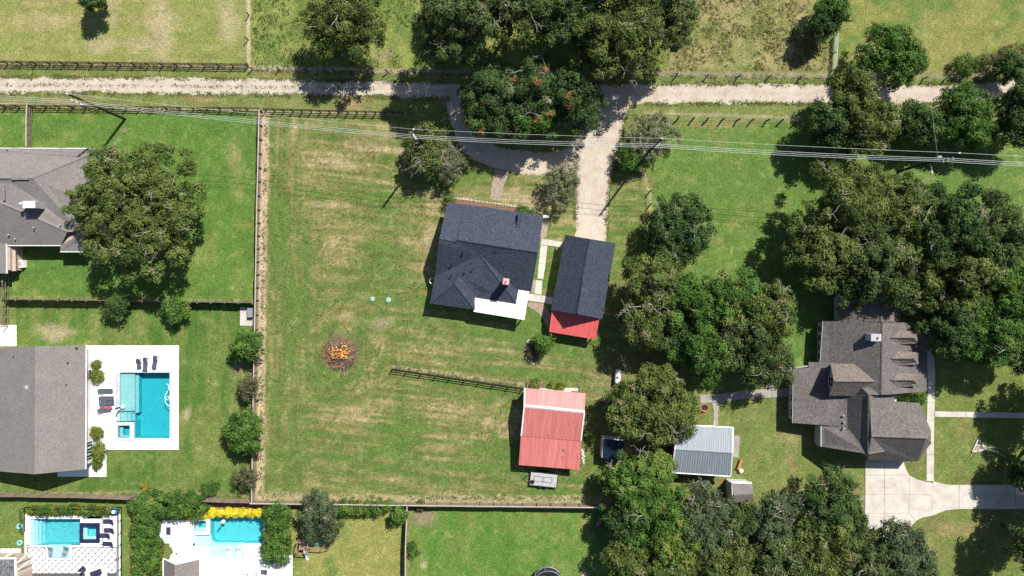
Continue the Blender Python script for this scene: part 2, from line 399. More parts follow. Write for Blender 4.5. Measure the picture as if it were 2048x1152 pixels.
POOL_HOLES = [  # (polygon in photo pixels) where the lawn sheet is open for a basin
    [(233,741),(343,741),(343,879),(231,879),(231,741)],
    [(58,1034),(203,1034),(203,1093),(144,1093),(144,1119),(92,1119),(92,1093),(58,1093)],
    [(385,1031),(530,1027),(530,1094),(489,1094),(489,1117),(417,1117),(417,1094),(385,1094)],
]
def build_ground():
    st = 0.25
    xs = np.concatenate([[-900,-400,-180,-120,-95], np.arange(-84, 84+1e-6, st), [95,120,180,400,900]])
    ys = np.concatenate([[-900,-400,-160,-90,-62], np.arange(-50, 50+1e-6, st), [62,90,160,400,900]])
    X, Y = np.meshgrid(xs, ys)
    k = FPX/CAM_H
    PX = 1024 + X*k; PY = 576 - Y*k
    wx = PX + (fbm(PX/38, PY/38, 3, 4)-0.5)*26; wy = PY + (fbm(PX/38, PY/38, 9, 4)-0.5)*26
    sx = PX + (fbm(PX/12, PY/12, 23, 3)-0.5)*7; sy = PY + (fbm(PX/12, PY/12, 29, 3)-0.5)*7
    # tones of real turf (albedo): lush, olive, straw, bare earth
    def col(c): return np.array(c, float)
    LUSH, GREEN, OLIVE, STRAW, PALE, EARTH, YEL, RUST = map(col, (
        (0.070,0.142,0.026), (0.104,0.156,0.038), (0.158,0.165,0.056), (0.275,0.232,0.115),
        (0.385,0.325,0.205), (0.300,0.225,0.160), (0.215,0.220,0.062), (0.230,0.175,0.085)))
    def mixf(C, c, f):
        return C*(1-f[..., None]) + c*f[..., None]
    big = fbm(PX/90, PY/90, 41, 5); mid = fbm(PX/30, PY/30, 47, 4); fine = fbm(PX/9, PY/9, 53, 4)
    C = np.empty(X.shape+(3,)); C[:] = GREEN*0.5+OLIVE*0.5
    def region(poly, base, c2=None, t=(0.4, 0.65), f=None, soft=1, warp='s'):
        nonlocal C
        a, b = (sx, sy) if warp == 's' else (wx, wy)
        m = blur(inpoly(a, b, poly).astype(float), soft)
        B = np.empty_like(C); B[:] = base
        if c2 is not None: B = mixf(B, c2, sm(mid*0.6+big*0.4 if f is None else f, *t))
        C = C*(1-m[..., None]) + B*m[..., None]
        return m
    # pastures along the top
    hs = fbm(PX/70, PY/10, 61, 4)                                   # streaks along the mowing direction
    region([(-900,-900),(497,-900),(497,134),(-900,128)], OLIVE*0.35+YEL*0.42+GREEN*0.32, STRAW*0.8+YEL*0.2, (0.50, 0.80), hs*0.5+big*0.5)
    region([(504,-900),(1330,-900),(1330,150),(504,138)], YEL*0.55+GREEN*0.55, GREEN, (0.4, 0.6))
    region([(1385,-40),(1664,-900),(1664,140),(1340,142),(1330,80)], STRAW*0.6+OLIVE*0.4, OLIVE*0.6+GREEN*0.4, (0.42, 0.66), mid*0.5+fine*0.5, 3, 'w')
    region([(1664,-900),(2900,-900),(2900,80),(2040,100),(1880,165),(1664,165)], YEL*0.55+OLIVE*0.4, GREEN, (0.45, 0.65))
    # road verges
    region([(-900,128),(505,134),(1100,146),(2900,150),(2900,200),(-900,156)], GREEN*0.8+OLIVE*0.2, OLIVE, (0.4, 0.65))
    region([(-900,184),(900,192),(900,224),(-900,214)], GREEN*0.6+OLIVE*0.4, RUST, (0.5, 0.8), hs)
    # left gardens
    region([(-900,220),(518,226),(512,606),(-900,600)], LUSH*0.85+GREEN*0.2, GREEN*0.8+YEL*0.3, (0.5, 0.8), mid*0.5+big*0.5)
    region([(-900,604),(512,608),(508,998),(-900,986)], GREEN*0.75+YEL*0.2, LUSH*0.9, (0.42, 0.66), fbm(PX/14, PY/80, 71, 4)*0.5+big*0.5)
    region([(-900,996),(255,998),(262,1400),(-900,1400)], GREEN*0.9+YEL*0.12, LUSH, (0.45, 0.7))
    region([(575,1008),(816,1008),(816,1400),(575,1400)], YEL*0.65+OLIVE*0.4, GREEN, (0.46, 0.72))
    region([(820,1010),(1290,1010),(1290,1400),(820,1400)], LUSH*1.12, GREEN*1.0+YEL*0.1, (0.4, 0.7))
    # the paddock round the house: mower rounds in several directions
    PAD = [(528,232),(905,236),(985,300),(1150,330),(1295,240),(1300,420),(1300,560),(1240,720),(1215,900),(1215,1003),(512,996)]
    m = region(PAD, GREEN*0.55+OLIVE*0.5, None)
    d1 = PY - 0.10*(PX-528)                                          # passes parallel to the house
    s1 = fbm(PX/110, d1/7.0, 81, 3)
    s2 = fbm(PX/8.0, PY/120, 83, 3)                                  # passes along the long fence
    r1 = np.hypot(PX-690, PY-705); s3 = fbm((r1+(fbm(PX/40,PY/40,19,3)-0.5)*26)/7.5, np.arctan2(PY-705, PX-690)*2+9, 85, 3)
    r2 = np.hypot((PX-690)*0.9, (PY-530)); s4 = fbm((r2+(fbm(PX/40,PY/40,21,3)-0.5)*30)/7.5, np.arctan2(PY-530, PX-690)*2+9, 87, 3)
    r3 = np.hypot(PX-1020, PY-840); s5 = fbm(r3/7.5, np.arctan2(PY-840, PX-1020)*2+9, 88, 3)
    s = s1.copy()
    for ss, ww in ((s4, (1-sm(r2, 60, 150))*0.5), (s3, 1-sm(r1, 75, 125)), (s5, 1-sm(r3, 40, 80)), (s2, 1-sm(PX, 575, 640))):
        s = s*(1-ww) + ss*ww
    ln = 0.5+0.5*np.sin(6.2832*(d1+(fbm(PX/60,PY/60,33,3)-0.5)*30)/9.5); lr_ = 0.5+0.5*np.sin(6.2832*(r2+(fbm(PX/60,PY/60,35,3)-0.5)*16)/10.0); w4 = (1-sm(r2, 70, 150))*0.6
    s = s + ((ln*(1-w4)+lr_*w4)-0.5)*0.22*sm(fbm(PX/50,PY/50,37,3),0.35,0.6)
    dry = s*0.50 + big*0.22 + mid*0.10 + fine*0.18
    for cx, cy, rx, ry, a in ((700,310,90,50,.13),(680,480,70,60,.06),(740,290,70,25,.10),(820,330,35,40,.10),(640,460,60,70,.05),(850,500,40,60,.10),
                              (1000,850,55,22,.22),(720,830,80,18,.17),(930,820,70,16,.12),(900,690,90,40,.06),(640,560,60,90,.04),(1050,860,30,40,.10),
                              (1170,850,30,60,.08),(1200,780,30,40,.04),(680,640,40,14,.12),(760,640,30,30,.06),(900,410,60,20,.12),(1060,400,60,22,.16),
                              (860,470,16,70,.12),(890,895,60,20,.10),(760,880,90,22,.05),(560,850,30,80,.06),(1110,440,25,40,.06)):
        dry = dry + a*np.exp(-(((wx-cx)/rx)**2+((wy-cy)/ry)**2))
    for cx, cy, rx, ry, a in ((800,860,45,70,.14),(590,640,40,80,.08),(1180,880,50,60,.07),(760,545,40,40,.10),(600,470,40,60,.09),(1090,640,60,30,.10),(1000,700,60,30,.04),
                              (1120,690,70,40,.06),(860,620,20,30,.04),(1140,820,40,30,.08)):
        dry = dry - a*np.exp(-(((wx-cx)/rx)**2+((wy-cy)/ry)**2))
    P = np.empty_like(C); P[:] = GREEN*0.88
    P = mixf(P, LUSH*0.5+GREEN*0.5, 1-sm(dry, 0.35, 0.48))
    P = mixf(P, OLIVE*1.0, sm(dry, 0.46, 0.58)); P = mixf(P, STRAW*0.85+OLIVE*0.12, sm(dry, 0.58, 0.72)); P = mixf(P, PALE*0.95, sm(dry+(fine-0.5)*0.3, 0.72, 0.86)*0.8)
    C = C*(1-m[..., None]) + P*m[..., None]
    # right-hand lawns
    region([(1302,245),(1600,245),(2900,260),(2900,700),(1560,760),(1302,560)], LUSH*0.55+GREEN*0.5, OLIVE*0.55+GREEN*0.55, (0.5, 0.75), mid*0.6+fine*0.4)
    region([(1440,790),(1580,780),(1740,900),(1740,1060),(1440,1060)], GREEN*0.7+OLIVE*0.3, RUST*0.9, (0.52, 0.78), fine*0.5+mid*0.5, 2)
    region([(1730,700),(2900,640),(2900,1400),(1780,1400),(1820,1050)], GREEN*0.8+YEL*0.15, OLIVE*0.9, (0.45, 0.7), None, 2)
    # strips of bare earth and dry grass that follow fences, beds and roads
    def strip(pts, wd, c, a=1.0, fz=0.6):
        nonlocal C
        d = np.full(PX.shape, 1e9)
        for (x0, y0), (x1, y1) in zip(pts[:-1], pts[1:]):
            dx, dy = x1-x0, y1-y0; L = dx*dx+dy*dy
            t = np.clip(((PX-x0)*dx+(PY-y0)*dy)/L, 0, 1)
            d = np.minimum(d, np.hypot(PX-x0-t*dx, PY-y0-t*dy))
        f = (1-sm(d + (fine-0.5)*wd*fz*2.2, wd*0.55, wd*1.15))*a
        C = mixf(C, c, f)
    strip([(530,228),(524,600),(520,1000)], 9, EARTH*0.55+PALE*0.6, 0.95, 0.35)
    strip([(512,992),(820,998),(1215,1000)], 9, PALE*0.7+OLIVE*0.25, 0.8)
    strip([(0,128),(496,134)], 6, EARTH*0.8, 0.7)
    strip([(497,-60),(497,134)], 5, PALE*0.85+EARTH*0.2, 0.95, 0.3)
    strip([(500,136),(830,143)], 6, EARTH*0.9+PALE*0.2, 0.75); strip([(780,143),(1660,150)], 6, EARTH*0.95, 0.6)
    strip([(1660,152),(1960,150),(2060,110)], 6, PALE*0.6, 0.6)
    strip([(1290,225),(1600,236)], 3, PALE*0.8, 0.7, 0.3); strip([(1277,232),(1270,300),(1298,380),(1302,440)], 4, STRAW, 0.8)
    strip([(530,224),(806,228)], 4, PALE*0.75, 0.6)
    strip([(-50,208),(520,219)], 3, PALE*0.9, 0.8, 0.3)
    strip([(786,733),(1048,770)], 3, PALE*0.75, 0.9, 0.3)
    strip([(20,596),(512,602)], 4, PALE*0.5+OLIVE*0.3, 0.5)
    strip([(0,990),(270,985),(505,990)], 4, PALE*0.6+OLIVE*0.3, 0.6)
    for cx, cy, rx, ry, c, a in ((110,665,40,14,PALE*0.8,.8),(375,830,8,18,PALE*0.8,.7),(478,740,14,16,EARTH*0.9,.5),(1260,905,40,40,EARTH*0.5+OLIVE*0.3,.35),
                                 (1240,790,60,90,EARTH*0.4+OLIVE*0.4,.4),(1060,395,50,14,PALE*0.7,.45),(920,395,28,10,PALE*0.75,.5),(865,500,12,40,PALE*0.6,.5),
                                 (1005,150,26,10,EARTH,.7),(1420,250,90,6,RUST,.5),(320,50,26,70,PALE*0.9,.65),(455,40,22,45,PALE*0.9,.6),(205,90,40,18,PALE*0.9,.6),(225,20,14,40,PALE*0.8,.5),(300,85,50,12,PALE*0.8,.5),(90,40,60,14,STRAW*1.1,.5),
                                 (60,45,80,20,STRAW*1.1,.35),(170,180,200,5,OLIVE,.3),(470,320,16,40,STRAW,.45),(250,255,10,5,EARTH,.5),
                                 (1430,250,80,5,RUST,.4),(1900,210,60,5,OLIVE,.4),(845,1035,26,20,EARTH*0.8,.85),(1090,1025,40,8,YEL,.5),(842,1133,8,8,PALE,.6),
                                 (1170,1040,12,30,RUST,.45),(1580,1000,60,40,RUST,.35),(1920,1060,60,16,RUST,.5),(1600,880,40,20,STRAW*0.8,.35),
                                 (560,45,40,20,OLIVE,.5),(570,110,40,12,OLIVE,.6),(770,110,30,10,EARTH,.5),(1510,60,90,60,STRAW,.15),(680,705,36,34,EARTH*0.35,.95),
                                 (730,290,40,20,EARTH*0.8,.25),(760,650,16,14,PALE*0.8,.6)):
        f = np.exp(-(((wx-cx)/rx)**2+((wy-cy)/ry)**2)**1.5)*a*(0.55+0.9*fine)
        C = mixf(C, c, np.clip(f, 0, 1))
    mot = fbm(PX/6, PY/6, 101, 3); mo2 = fbm(PX/16, PY/16, 103, 3)
    C = mixf(C, STRAW*0.9, sm(mot*0.5+mo2*0.5, 0.56, 0.78)*0.32)
    C = C*(1+(mot-0.5)*0.35)[..., None]*(1+(mo2-0.5)*0.30)[..., None]
    far = sm(np.maximum(np.abs(X)-84.5, np.abs(Y)-50.5), 0, 6); C = mixf(C, GREEN*0.5+OLIVE*0.5, far)
    ny, nx = X.shape
    Z = (fbm(X/9, Y/9, 91, 3)-0.5)*0.0
    V = np.stack([X, Y, Z], -1).reshape(-1, 3)
    I = np.arange(nx*ny).reshape(ny, nx)
    Q = np.stack([I[:-1,:-1], I[:-1,1:], I[1:,1:], I[1:,:-1]], -1)
    cxp = (PX[:-1,:-1]+PX[1:,1:])/2; cyp = (PY[:-1,:-1]+PY[1:,1:])/2
    keep = np.ones(cxp.shape, bool)
    for h in POOL_HOLES: keep &= ~inpoly(cxp, cyp, h)
    Q = Q[keep].reshape(-1, 4)
    me = bpy.data.meshes.new('lawn'); me.materials.append(M_GRASS)
    fast_quads(me, V, Q)
    a = me.attributes.new('turf', 'FLOAT_COLOR', 'POINT')
    a.data.foreach_set('color', np.concatenate([C.reshape(-1, 3), np.ones((nx*ny, 1))], 1).astype(np.float32).ravel())
    o = bpy.data.objects.new('ground', me); COL.objects.link(o); OFF[o] = Vector((0, 0, 0))
    tag(o, kind='structure', label='mown grass lawns and pastures in greens and straw tones')
    return o
def fast_quads(me, V, Q, smooth=False):
    V = np.asarray(V, np.float32); Q = np.asarray(Q, np.int32)
    me.vertices.add(len(V)); me.vertices.foreach_set('co', V.ravel())
    me.loops.add(Q.size); me.loops.foreach_set('vertex_index', Q.ravel())
    me.polygons.add(len(Q)); me.polygons.foreach_set('loop_start', np.arange(0, Q.size, 4, dtype=np.int32))
    try: me.polygons.foreach_set('loop_total', np.full(len(Q), 4, np.int32))
    except Exception: pass
    me.update(calc_edges=True); me.validate()
GROUND = build_ground()

# ------------------------------------------------------------------ gravel road and drives
def spline(pts, step=0.35):
    P = [np.array(p, float) for p in pts]; out = []
    P = [2*P[0]-P[1]] + P + [2*P[-1]-P[-2]]
    for i in range(1, len(P)-2):
        p0, p1, p2, p3 = P[i-1:i+3]
        n = max(2, int(np.linalg.norm(p2[:2]-p1[:2])/step))
        for j in range(n):
            t = j/n
            out.append(0.5*((2*p1)+(-p0+p2)*t+(2*p0-5*p1+4*p2-p3)*t*t+(-p0+3*p1-3*p2+p3)*t**3))
    out.append(P[-2]); return out
def band(name, pts, z, mat, rag=0.35, grassy=0.0, label=None, seed=0, edge_grass=0.6):
    """a ragged-edged ribbon; pts are (px, py, width px)"""
    q = []
    for x, y, wd in pts:
        v = W(x, y); q.append((v.x, v.y, wd*CAM_H/FPX))
    s = spline(q); n = len(s); m = 9
    V = []; T = []; F = []
    for i, c in enumerate(s):
        d = s[min(i+1, n-1)][:2]-s[max(i-1, 0)][:2]; d = d/np.linalg.norm(d); nn = np.array((-d[1], d[0]))
        for j in range(m):
            t = -1 + 2*j/(m-1)
            off = t*c[2]/2
            if j in (0, m-1):
                e = fbm(np.array([i*0.11]), np.array([j*3.3+seed]), 5+seed, 4)[0]-0.5
                e2 = R.uniform(-0.12, 0.12)
                off += np.sign(t)*(e*2*rag+e2)
            p = c[:2]+nn*off
            V.append((p[0], p[1], z)); T.append(max(grassy*math.exp(-(t/0.25)**2), edge_grass if abs(t) > 0.98 else 0.12 if abs(t) > 0.7 else 0.04))
    for i in range(n-1):
        for j in range(m-1):
            a = i*m+j; F.append((a, a+m, a+m+1, a+1))
    o = mobj(name, V, F, mat)
    at = o.data.attributes.new('tone', 'FLOAT', 'POINT'); at.data.foreach_set('value', T)
    if o.data.polygons[0].normal.z < 0: o.data.flip_normals()
    tag(o, label, None, None, 'structure')
    return o
band('gravel_road', [(-120,168,33),(0,170,32),(250,171,31),(500,174,29),(750,178,29),(900,181,30),(1060,185,36),(1200,190,42),(1320,189,37),(1480,187,37),(1640,188,39),(1800,190,36),(1920,186,36),(2048,176,36),(2200,165,36)],
     0.012, M_GRAVEL, 0.5, 0.34, 'pale gravel road running across the top', 1)
band('gravel_driveway', [(1225,176,60),(1224,205,66),(1212,250,74),(1197,300,82),(1188,350,72),(1184,400,64),(1182,470,62),(1179,520,60)], 0.020, M_GRAVEL, 0.5, 0.22, 'pale gravel driveway leading to the garage', 2)
band('gravel_loop_drive', [(900,176,26),(908,205,30),(918,245,34),(938,285,40),(975,308,46),(1030,322,46),(1090,328,42),(1140,318,46),(1185,290,60)], 0.016, M_GRAVEL, 0.5, 0.3, 'gravel loop drive under the oaks', 3)
band('dirt_path', [(1004,335,30),(998,362,26),(990,400,22)], 0.010, M_BRICKP, 0.15, 0.0, 'reddish footpath to the front door', 4, 0.2)
# ------------------------------------------------------------------ buildings
def roof(parent, V, F, mat, name='roof', thick=0.16):
    P = [W(*v) for v in V]; n = len(P)
    faces = []
    for f in F:
        nz = 0
        for i in range(len(f)):
            a, b = P[f[i]], P[f[(i+1) % len(f)]]; nz += a.x*b.y-b.x*a.y
        faces.append(tuple(f) if nz > 0 else tuple(reversed(f)))
    edges = {}
    for f in faces:
        for i in range(len(f)): edges[(f[i], f[(i+1) % len(f)])] = 1
    allf = list(faces) + [tuple(i+n for i in reversed(f)) for f in faces]
    for (a, b) in edges:
        if (b, a) not in edges: allf.append((b, a, a+n, b+n))
    return mobj(name, P+[p-Vector((0, 0, thick)) for p in P], allf, mat, parent, uv=True)
def ridge(parent, a, b, mat, wd=0.3, name='ridge_cap', lift=0.06):
    p, q = W(*a), W(*b); d = (q-p).normalized(); s = Vector((-d.y, d.x, 0)).normalized()*wd/2
    up = Vector((0, 0, lift)); dn = Vector((0, 0, -0.06))
    V = [p-s+dn, p+up, p+s+dn, q-s+dn, q+up, q+s+dn]
    return mobj(name, V, [(0,3,4,1),(1,4,5,2),(0,1,2),(5,4,3),(2,5,3,0)], mat, parent, uv=True)
def walls(parent, pts, z, mat, z0=0.0, name='wall'):
    """pts: photo pixels of the wall line at height z"""
    mb = MB(); mb.prism([W(x, y, z)[:2] for x, y in pts], z0, z)
    return mb.build(name, mat, parent)
def gable(parent, pts, mat, name='gable', t=0.12):
    P = [W(*p) for p in pts]; c = sum(P, Vector())/len(P)
    n = (P[1]-P[0]).cross(P[2]-P[0]).normalized()*t
    k = len(P)
    f = [tuple(range(k)), tuple(reversed(range(k, 2*k)))]+[(i, i+k, (i+1) % k+k, (i+1) % k) for i in range(k)]
    return mobj(name, P+[p-n for p in P], f, mat, parent)
def wallwin(parent, x0, y0, x1, y1, zb, zt, out, mat_f=None, cols=1, rows=2):
    """a window on the wall line (world xy) between heights zb and zt; out = outward unit vector"""
    a, b = Vector((x0, y0, 0)), Vector((x1, y1, 0)); L = (b-a).length; d = (b-a)/L
    ang = math.atan2(d.y, d.x); o = Vector((out[0], out[1], 0))
    fr = MB(a + o*0.03, ang)
    fr.box(-0.08, -0.03, zb-0.08, L+0.08, 0.03, zb); fr.box(-0.08, -0.03, zt, L+0.08, 0.03, zt+0.08)
    fr.box(-0.08, -0.028, zb, 0, 0.028, zt); fr.box(L, -0.028, zb, L+0.08, 0.028, zt)
    for i in range(1, cols): fr.box(L*i/cols-0.03, -0.026, zb, L*i/cols+0.03, 0.026, zt)
    for i in range(1, rows):
        zz = zb+(zt-zb)*i/rows; fr.box(0, -0.024, zz-0.03, L, 0.024, zz+0.03)
    wobj = fr.build('window', mat_f or M_WHITE, parent)
    for i in range(cols):
        for j in range(rows):
            g = MB(a + o*0.03, ang); h = (zt-zb)/rows
            g.box(L*i/cols+0.03, -0.015, zb+j*h+0.03, L*(i+1)/cols-0.03, 0.01, zb+(j+1)*h-0.03)
            g.build('pane', M_GLASS, wobj)
    return wobj
def vent(parent, px, py, z, h=0.5, r=0.07, mat=None, cap=True):
    p = W(px, py, z+h*0.7); mb = MB(p)
    prof = [(r, -h-0.3), (r, 0)]
    if cap: prof += [(r*1.9, 0.0), (r*1.9, 0.1), (r*0.6, 0.18)]
    mb.lathe(0, 0, prof, 8)
    return mb.build('vent_pipe', mat or M_STEEL, parent)
def fascia(parent, a, b, mat, h=0.2, t=0.05, name='fascia'):
    p, q = W(*a), W(*b); d = (q-p); s = Vector((-d.y, d.x, 0)).normalized()*t
    c = W(1024, 576, 0)
    V = []
    for e in (p, q):
        for k in (-1, 1):
            for z in (-h, 0.02): V.append(e+s*k+Vector((0, 0, z)))
    f = [(0,1,3,2),(4,6,7,5),(0,4,5,1),(2,3,7,6),(1,5,7,3),(0,2,6,4)]
    return mobj(name, V, f, mat, parent)
def ribs(parent, a0, a1, b0, b1, n, mat, hgt=0.035, wd=0.05, name='standing_seams'):
    """seams from the edge a0-a1 to the edge b0-b1 of one slope"""
    mb = MB()
    A0, A1, B0, B1 = W(*a0), W(*a1), W(*b0), W(*b1)
    for i in range(n+1):
        t = i/n; p = A0.lerp(A1, t); q = B0.lerp(B1, t)
        s = (A1-A0).normalized()*wd/2; u = Vector((0, 0, hgt)); d = Vector((0, 0, -0.01))
        V = [p-s+d, p+s+d, p+s*0.6+u, p-s*0.6+u, q-s+d, q+s+d, q+s*0.6+u, q-s*0.6+u]
        mb.add([tuple(v) for v in V], [(0,3,2,1),(4,5,6,7),(3,7,6,2),(0,4,7,3),(1,2,6,5)])
    o = mb.build(name, mat, parent, uv=True); o['kind'] = 'stuff'
    return o

# --- the farmhouse with the charcoal roof
t = thing('farmhouse', 'white walled farmhouse with charcoal shingle roof, red chimney and flat white porch roof', 'house', W(970, 520))
walls(t, [(901,413),(1083,436),(1058,583),(1048,588),(1028,612),(952,600),(944,614),(866,604),(876,553)], 2.72, M_STUCCO)
rm = roof(t, [(930,408.5,2.90),(1087,431,2.90),(1076,505,6.04),(914,480,6.04),(877,488,5.80),(870,553,2.80),(959.5,510,5.06),
          (915,549,4.41),(909,568,4.34),(860,607,2.80),(949,619,2.80),(955,595,2.85),(1033,607.5,2.85),(1036,581,2.85),(1062,583,2.80)],
     [(0,1,2,3),(4,5,6,3),(3,6,2),(2,6,13,14),(5,9,8,7,6),(9,10,8),(8,10,11,7),(6,7,11,12),(6,12,13)], M_DARKSH)
roof(t, [(895.5,404.5,2.82),(929.4,408.5,2.82),(913.5,484.5,5.91),(878.5,477.5,5.91)], [(0,1,2,3)], M_DARKSH, 'side_roof')
roof(t, [(878.5,477.7,5.91),(913.7,484.5,5.91),(914,490,5.71),(877,490,5.67)], [(0,1,2,3)], M_DARKSH, 'side_roof')
for a, b in (((914,480,6.04),(1076,505,6.04)), ((959.5,510,5.06),(915,549,4.41)), ((959.5,510,5.06),(1033,607.5,2.85)), ((915,549,4.41),(909,568,4.34)),
             ((909,568,4.34),(860,607,2.80)), ((909,568,4.34),(949,619,2.80)), ((878.5,477.7,5.91),(913.5,484.5,5.91))):
    ridge(t, a, b, M_DARKSH, 0.34, lift=0.09)
gable(t, [(1083,437,2.70),(1060,580,2.70),(1073,505,5.75)], M_STUCCO); gable(t, [(897,412,2.70),(874,552,2.70),(881,482,5.64)], M_STUCCO)
pr = roof(t, [(950,595.4,3.02),(1031.7,608.4,3.02),(1037,579.6,3.02),(1058.5,583,2.95),(1048.7,640,2.72),(947,623.2,2.72)], [(0,1,5),(1,4,5),(1,2,3,4)], M_WROOF, 'porch_roof', 0.14)
for x, y in ((956,622),(1003,631),(1046,637),(1053,606)):
    p = W(x, y, 2.6); mb = MB(p); mb.box(-0.08, -0.08, -2.6, 0.08, 0.08, 0.0); mb.build('porch_post', M_WHITE, t)
p = W(1012, 563, 6.7); ch = MB(p, -0.15); ch.box(-0.42, -0.42, -3.2, 0.42, 0.42, -0.12); ch.box(-0.47, -0.47, -0.3, 0.47, 0.47, -0.12)
cho = ch.build('chimney', M_BRICKW, t)
cp = MB(p, -0.15); cp.box(-0.4, -0.4, -0.12, 0.4, 0.4, -0.05); cp.lathe(0, 0, [(0.17,-0.05),(0.15,0.2),(0.12,0.2),(0.12,0.0)], 8); cp.build('chimney_cap', M_LPINK, cho)
for x, y, z in ((926,506,5.12),(904,529,4.08),(990,503,5.26),(1030,529,4.34),(903,551,4.21),(929,546,4.34),(944,541,4.34)): vent(t, x, y, z, 0.45, 0.06, M_BLACK)
p = W(1039,440,4.34); mb = MB(p, -0.15); mb.box(-0.3,-1.1,-0.75,0.3,1.1,0.02); mb.build('roof_hatch', M_DARKSH, t, uv=True)
mb = MB(W(866,562,1.40)); mb.tube([(0.4*math.cos(a*math.pi/6)-0.1, 0.4*math.sin(a*math.pi/6), 0.1) for a in range(13)], 0.03); mb.build('hose_reel', M_WIRE, t)
mb = MB(W(1092,434,0.00)); mb.box(-0.45,-0.18,0,0.45,0.18,1.0); mb.build('gate_pillar', M_WHITE, t)

# --- detached garage with the red lean-to
t = thing('garage', 'detached garage with charcoal gable roof and red metal lean-to at its south end', 'garage', W(1165, 560))
walls(t, [(1134,474),(1227,490),(1201,633),(1107,617)], 2.62, M_STUCCO)
roof(t, [(1130.5,469.5,2.75),(1180,478,5.48),(1231,486,2.75),(1205,637.6,2.75),(1153,628.5,5.48),(1102,620,2.75)], [(0,1,4,5),(1,2,3,4)], M_DARKSH)
ridge(t, (1180,478,5.48), (1153,628.5,5.48), M_DARKSH, 0.36, lift=0.08)
mb = MB(W(1161.5,595,5.62), -0.178); mb.box(-0.16,-2.2,-0.08,0.16,2.2,0.12); mb.build('ridge_vent', M_DARKSH, t, uv=True)
gable(t, [(1134,474,2.60),(1227,490,2.60),(1180,481,5.23)], M_STUCCO); gable(t, [(1107,615,2.60),(1202,631,2.60),(1153,624,5.23)], M_STUCCO)
lr = roof(t, [(1104,621,2.60),(1198.5,637,2.60),(1191,679,2.15),(1098.6,663.7,2.15)], [(0,1,2,3)], M_REDMET2, 'lean_to_roof', 0.06)
ribs(t, (1104,621,2.60), (1198.5,637,2.60), (1098.6,663.7,2.15), (1191,679,2.15), 24, M_REDMET2)
for x, y in ((1101,662),(1144,669),(1188,677)):
    mb = MB(W(x, y, 2.1)); mb.box(-0.08,-0.08,-2.1,0.08,0.08,0); mb.build('post', M_WOODD, t)
for i in range(2):
    a = W(1133+47*i, 474.5+8*i, 2.6); mb = MB((a.x, a.y, 0), -0.165); mb.box(0.3, -0.02, 0.05, 3.0, 0.06, 2.2); mb.build('garage_door', M_WHITE, t)

# --- red barn
t = thing('red_barn', 'large barn with faded red metal roof and white ridge and edge trim', 'barn', W(1100, 858))
walls(t, [(1053,780),(1166,790),(1158,880),(1155,933),(1043,925),(1046,868)], 2.28, M_REDWALL)
N0, N1 = (1049.5,776,3.3), (1171,786.6,3.3); R0, R1 = (1048.6,812,4.4), (1168.8,824,4.4); S0, S1 = (1042.5,872,3.15), (1162,882,3.15); L0, L1 = (1037.8,930,2.35), (1158.6,939.6,2.35)
roof(t, [N0, N1, R1, R0], [(0,1,2,3)], M_REDMET, 'roof_sheet', 0.06); roof(t, [R0, R1, S1, S0], [(0,1,2,3)], M_REDMET, 'roof_sheet', 0.06)
S0b, S1b = (1042.0,871,3.08), (1163,881,3.08)
roof(t, [S0b, S1b, L1, L0], [(0,1,2,3)], M_REDMET, 'lean_to_roof', 0.06)
ribs(t, N0, N1, R0, R1, 46, M_REDMET); ribs(t, R0, R1, S0, S1, 46, M_REDMET); ribs(t, S0b, S1b, L0, L1, 46, M_REDMET)
ridge(t, R0, R1, M_WHITE, 0.46, lift=0.1)
for a, b in ((N0, R0), (R0, S0), (R1, S1)): fascia(t, (a[0], a[1], a[2]+0.05), (b[0], b[1], b[2]+0.05), M_WHITE, 0.25, 0.085, 'edge_trim')
gable(t, [(1052,781,2.25),(1046,868,2.25),(1045.5,868,2.95),(1050.5,812,4.28),(1052,781,3.2)], M_REDWALL); gable(t, [(1167,790,2.25),(1158,879,2.25),(1158.5,879,2.95),(1166,824,4.28),(1168,790,3.2)], M_REDWALL)
for i in range(2):
    a = W(1080+34*i, 781.5+3.0*i, 2.3); mb = MB((a.x, a.y, 0), -0.085); mb.box(0, -0.03, 0.05, 2.1, 0.09, 2.1); mb.build('barn_door', M_WHITE, t)

# --- grey metal barn
t = thing('grey_barn', 'red walled barn with galvanised standing seam metal roof beside the trees', 'barn', W(1405, 890))
walls(t, [(1361,855),(1462,860),(1457,946),(1348,939)], 2.9, M_REDWALL)
N0, N1, R0, R1, S0, S1 = (1357,849.5,3.0), (1466.5,855,3.0), (1350,898.5,4.4), (1465,905.5,4.4), (1343,945,3.0), (1461.7,952.8,3.0)
roof(t, [N0, N1, R1, R0], [(0,1,2,3)], M_GREYMET, 'roof_sheet', 0.06); roof(t, [R0, R1, S1, S0], [(0,1,2,3)], M_GREYMET, 'roof_sheet', 0.06)
ribs(t, N0, N1, R0, R1, 24, M_GREYMET, 0.05, 0.06); ribs(t, R0, R1, S0, S1, 24, M_GREYMET, 0.05, 0.06); ridge(t, R0, R1, M_GREYMET, 0.4, lift=0.07)
for a, b in ((N0, R0), (R0, S0), (R1, S1), (N1, R1), (N0, N1), (S0, S1)): fascia(t, (a[0], a[1], a[2]+0.03), (b[0], b[1], b[2]+0.03), M_WHITE, 0.22, 0.08, 'edge_trim')
gable(t, [(1360,855,2.88),(1348,940,2.88),(1355,898,4.25)], M_REDWALL); gable(t, [(1462,860,2.88),(1457,946,2.88),(1461,905,4.25)], M_REDWALL)
a = W(1424, 858.6, 2.9); mb = MB((a.x, a.y, 0), -0.05); mb.box(0, -0.02, 0.05, 1.3, 0.06, 2.1); mb.build('door', M_WHITE, t)
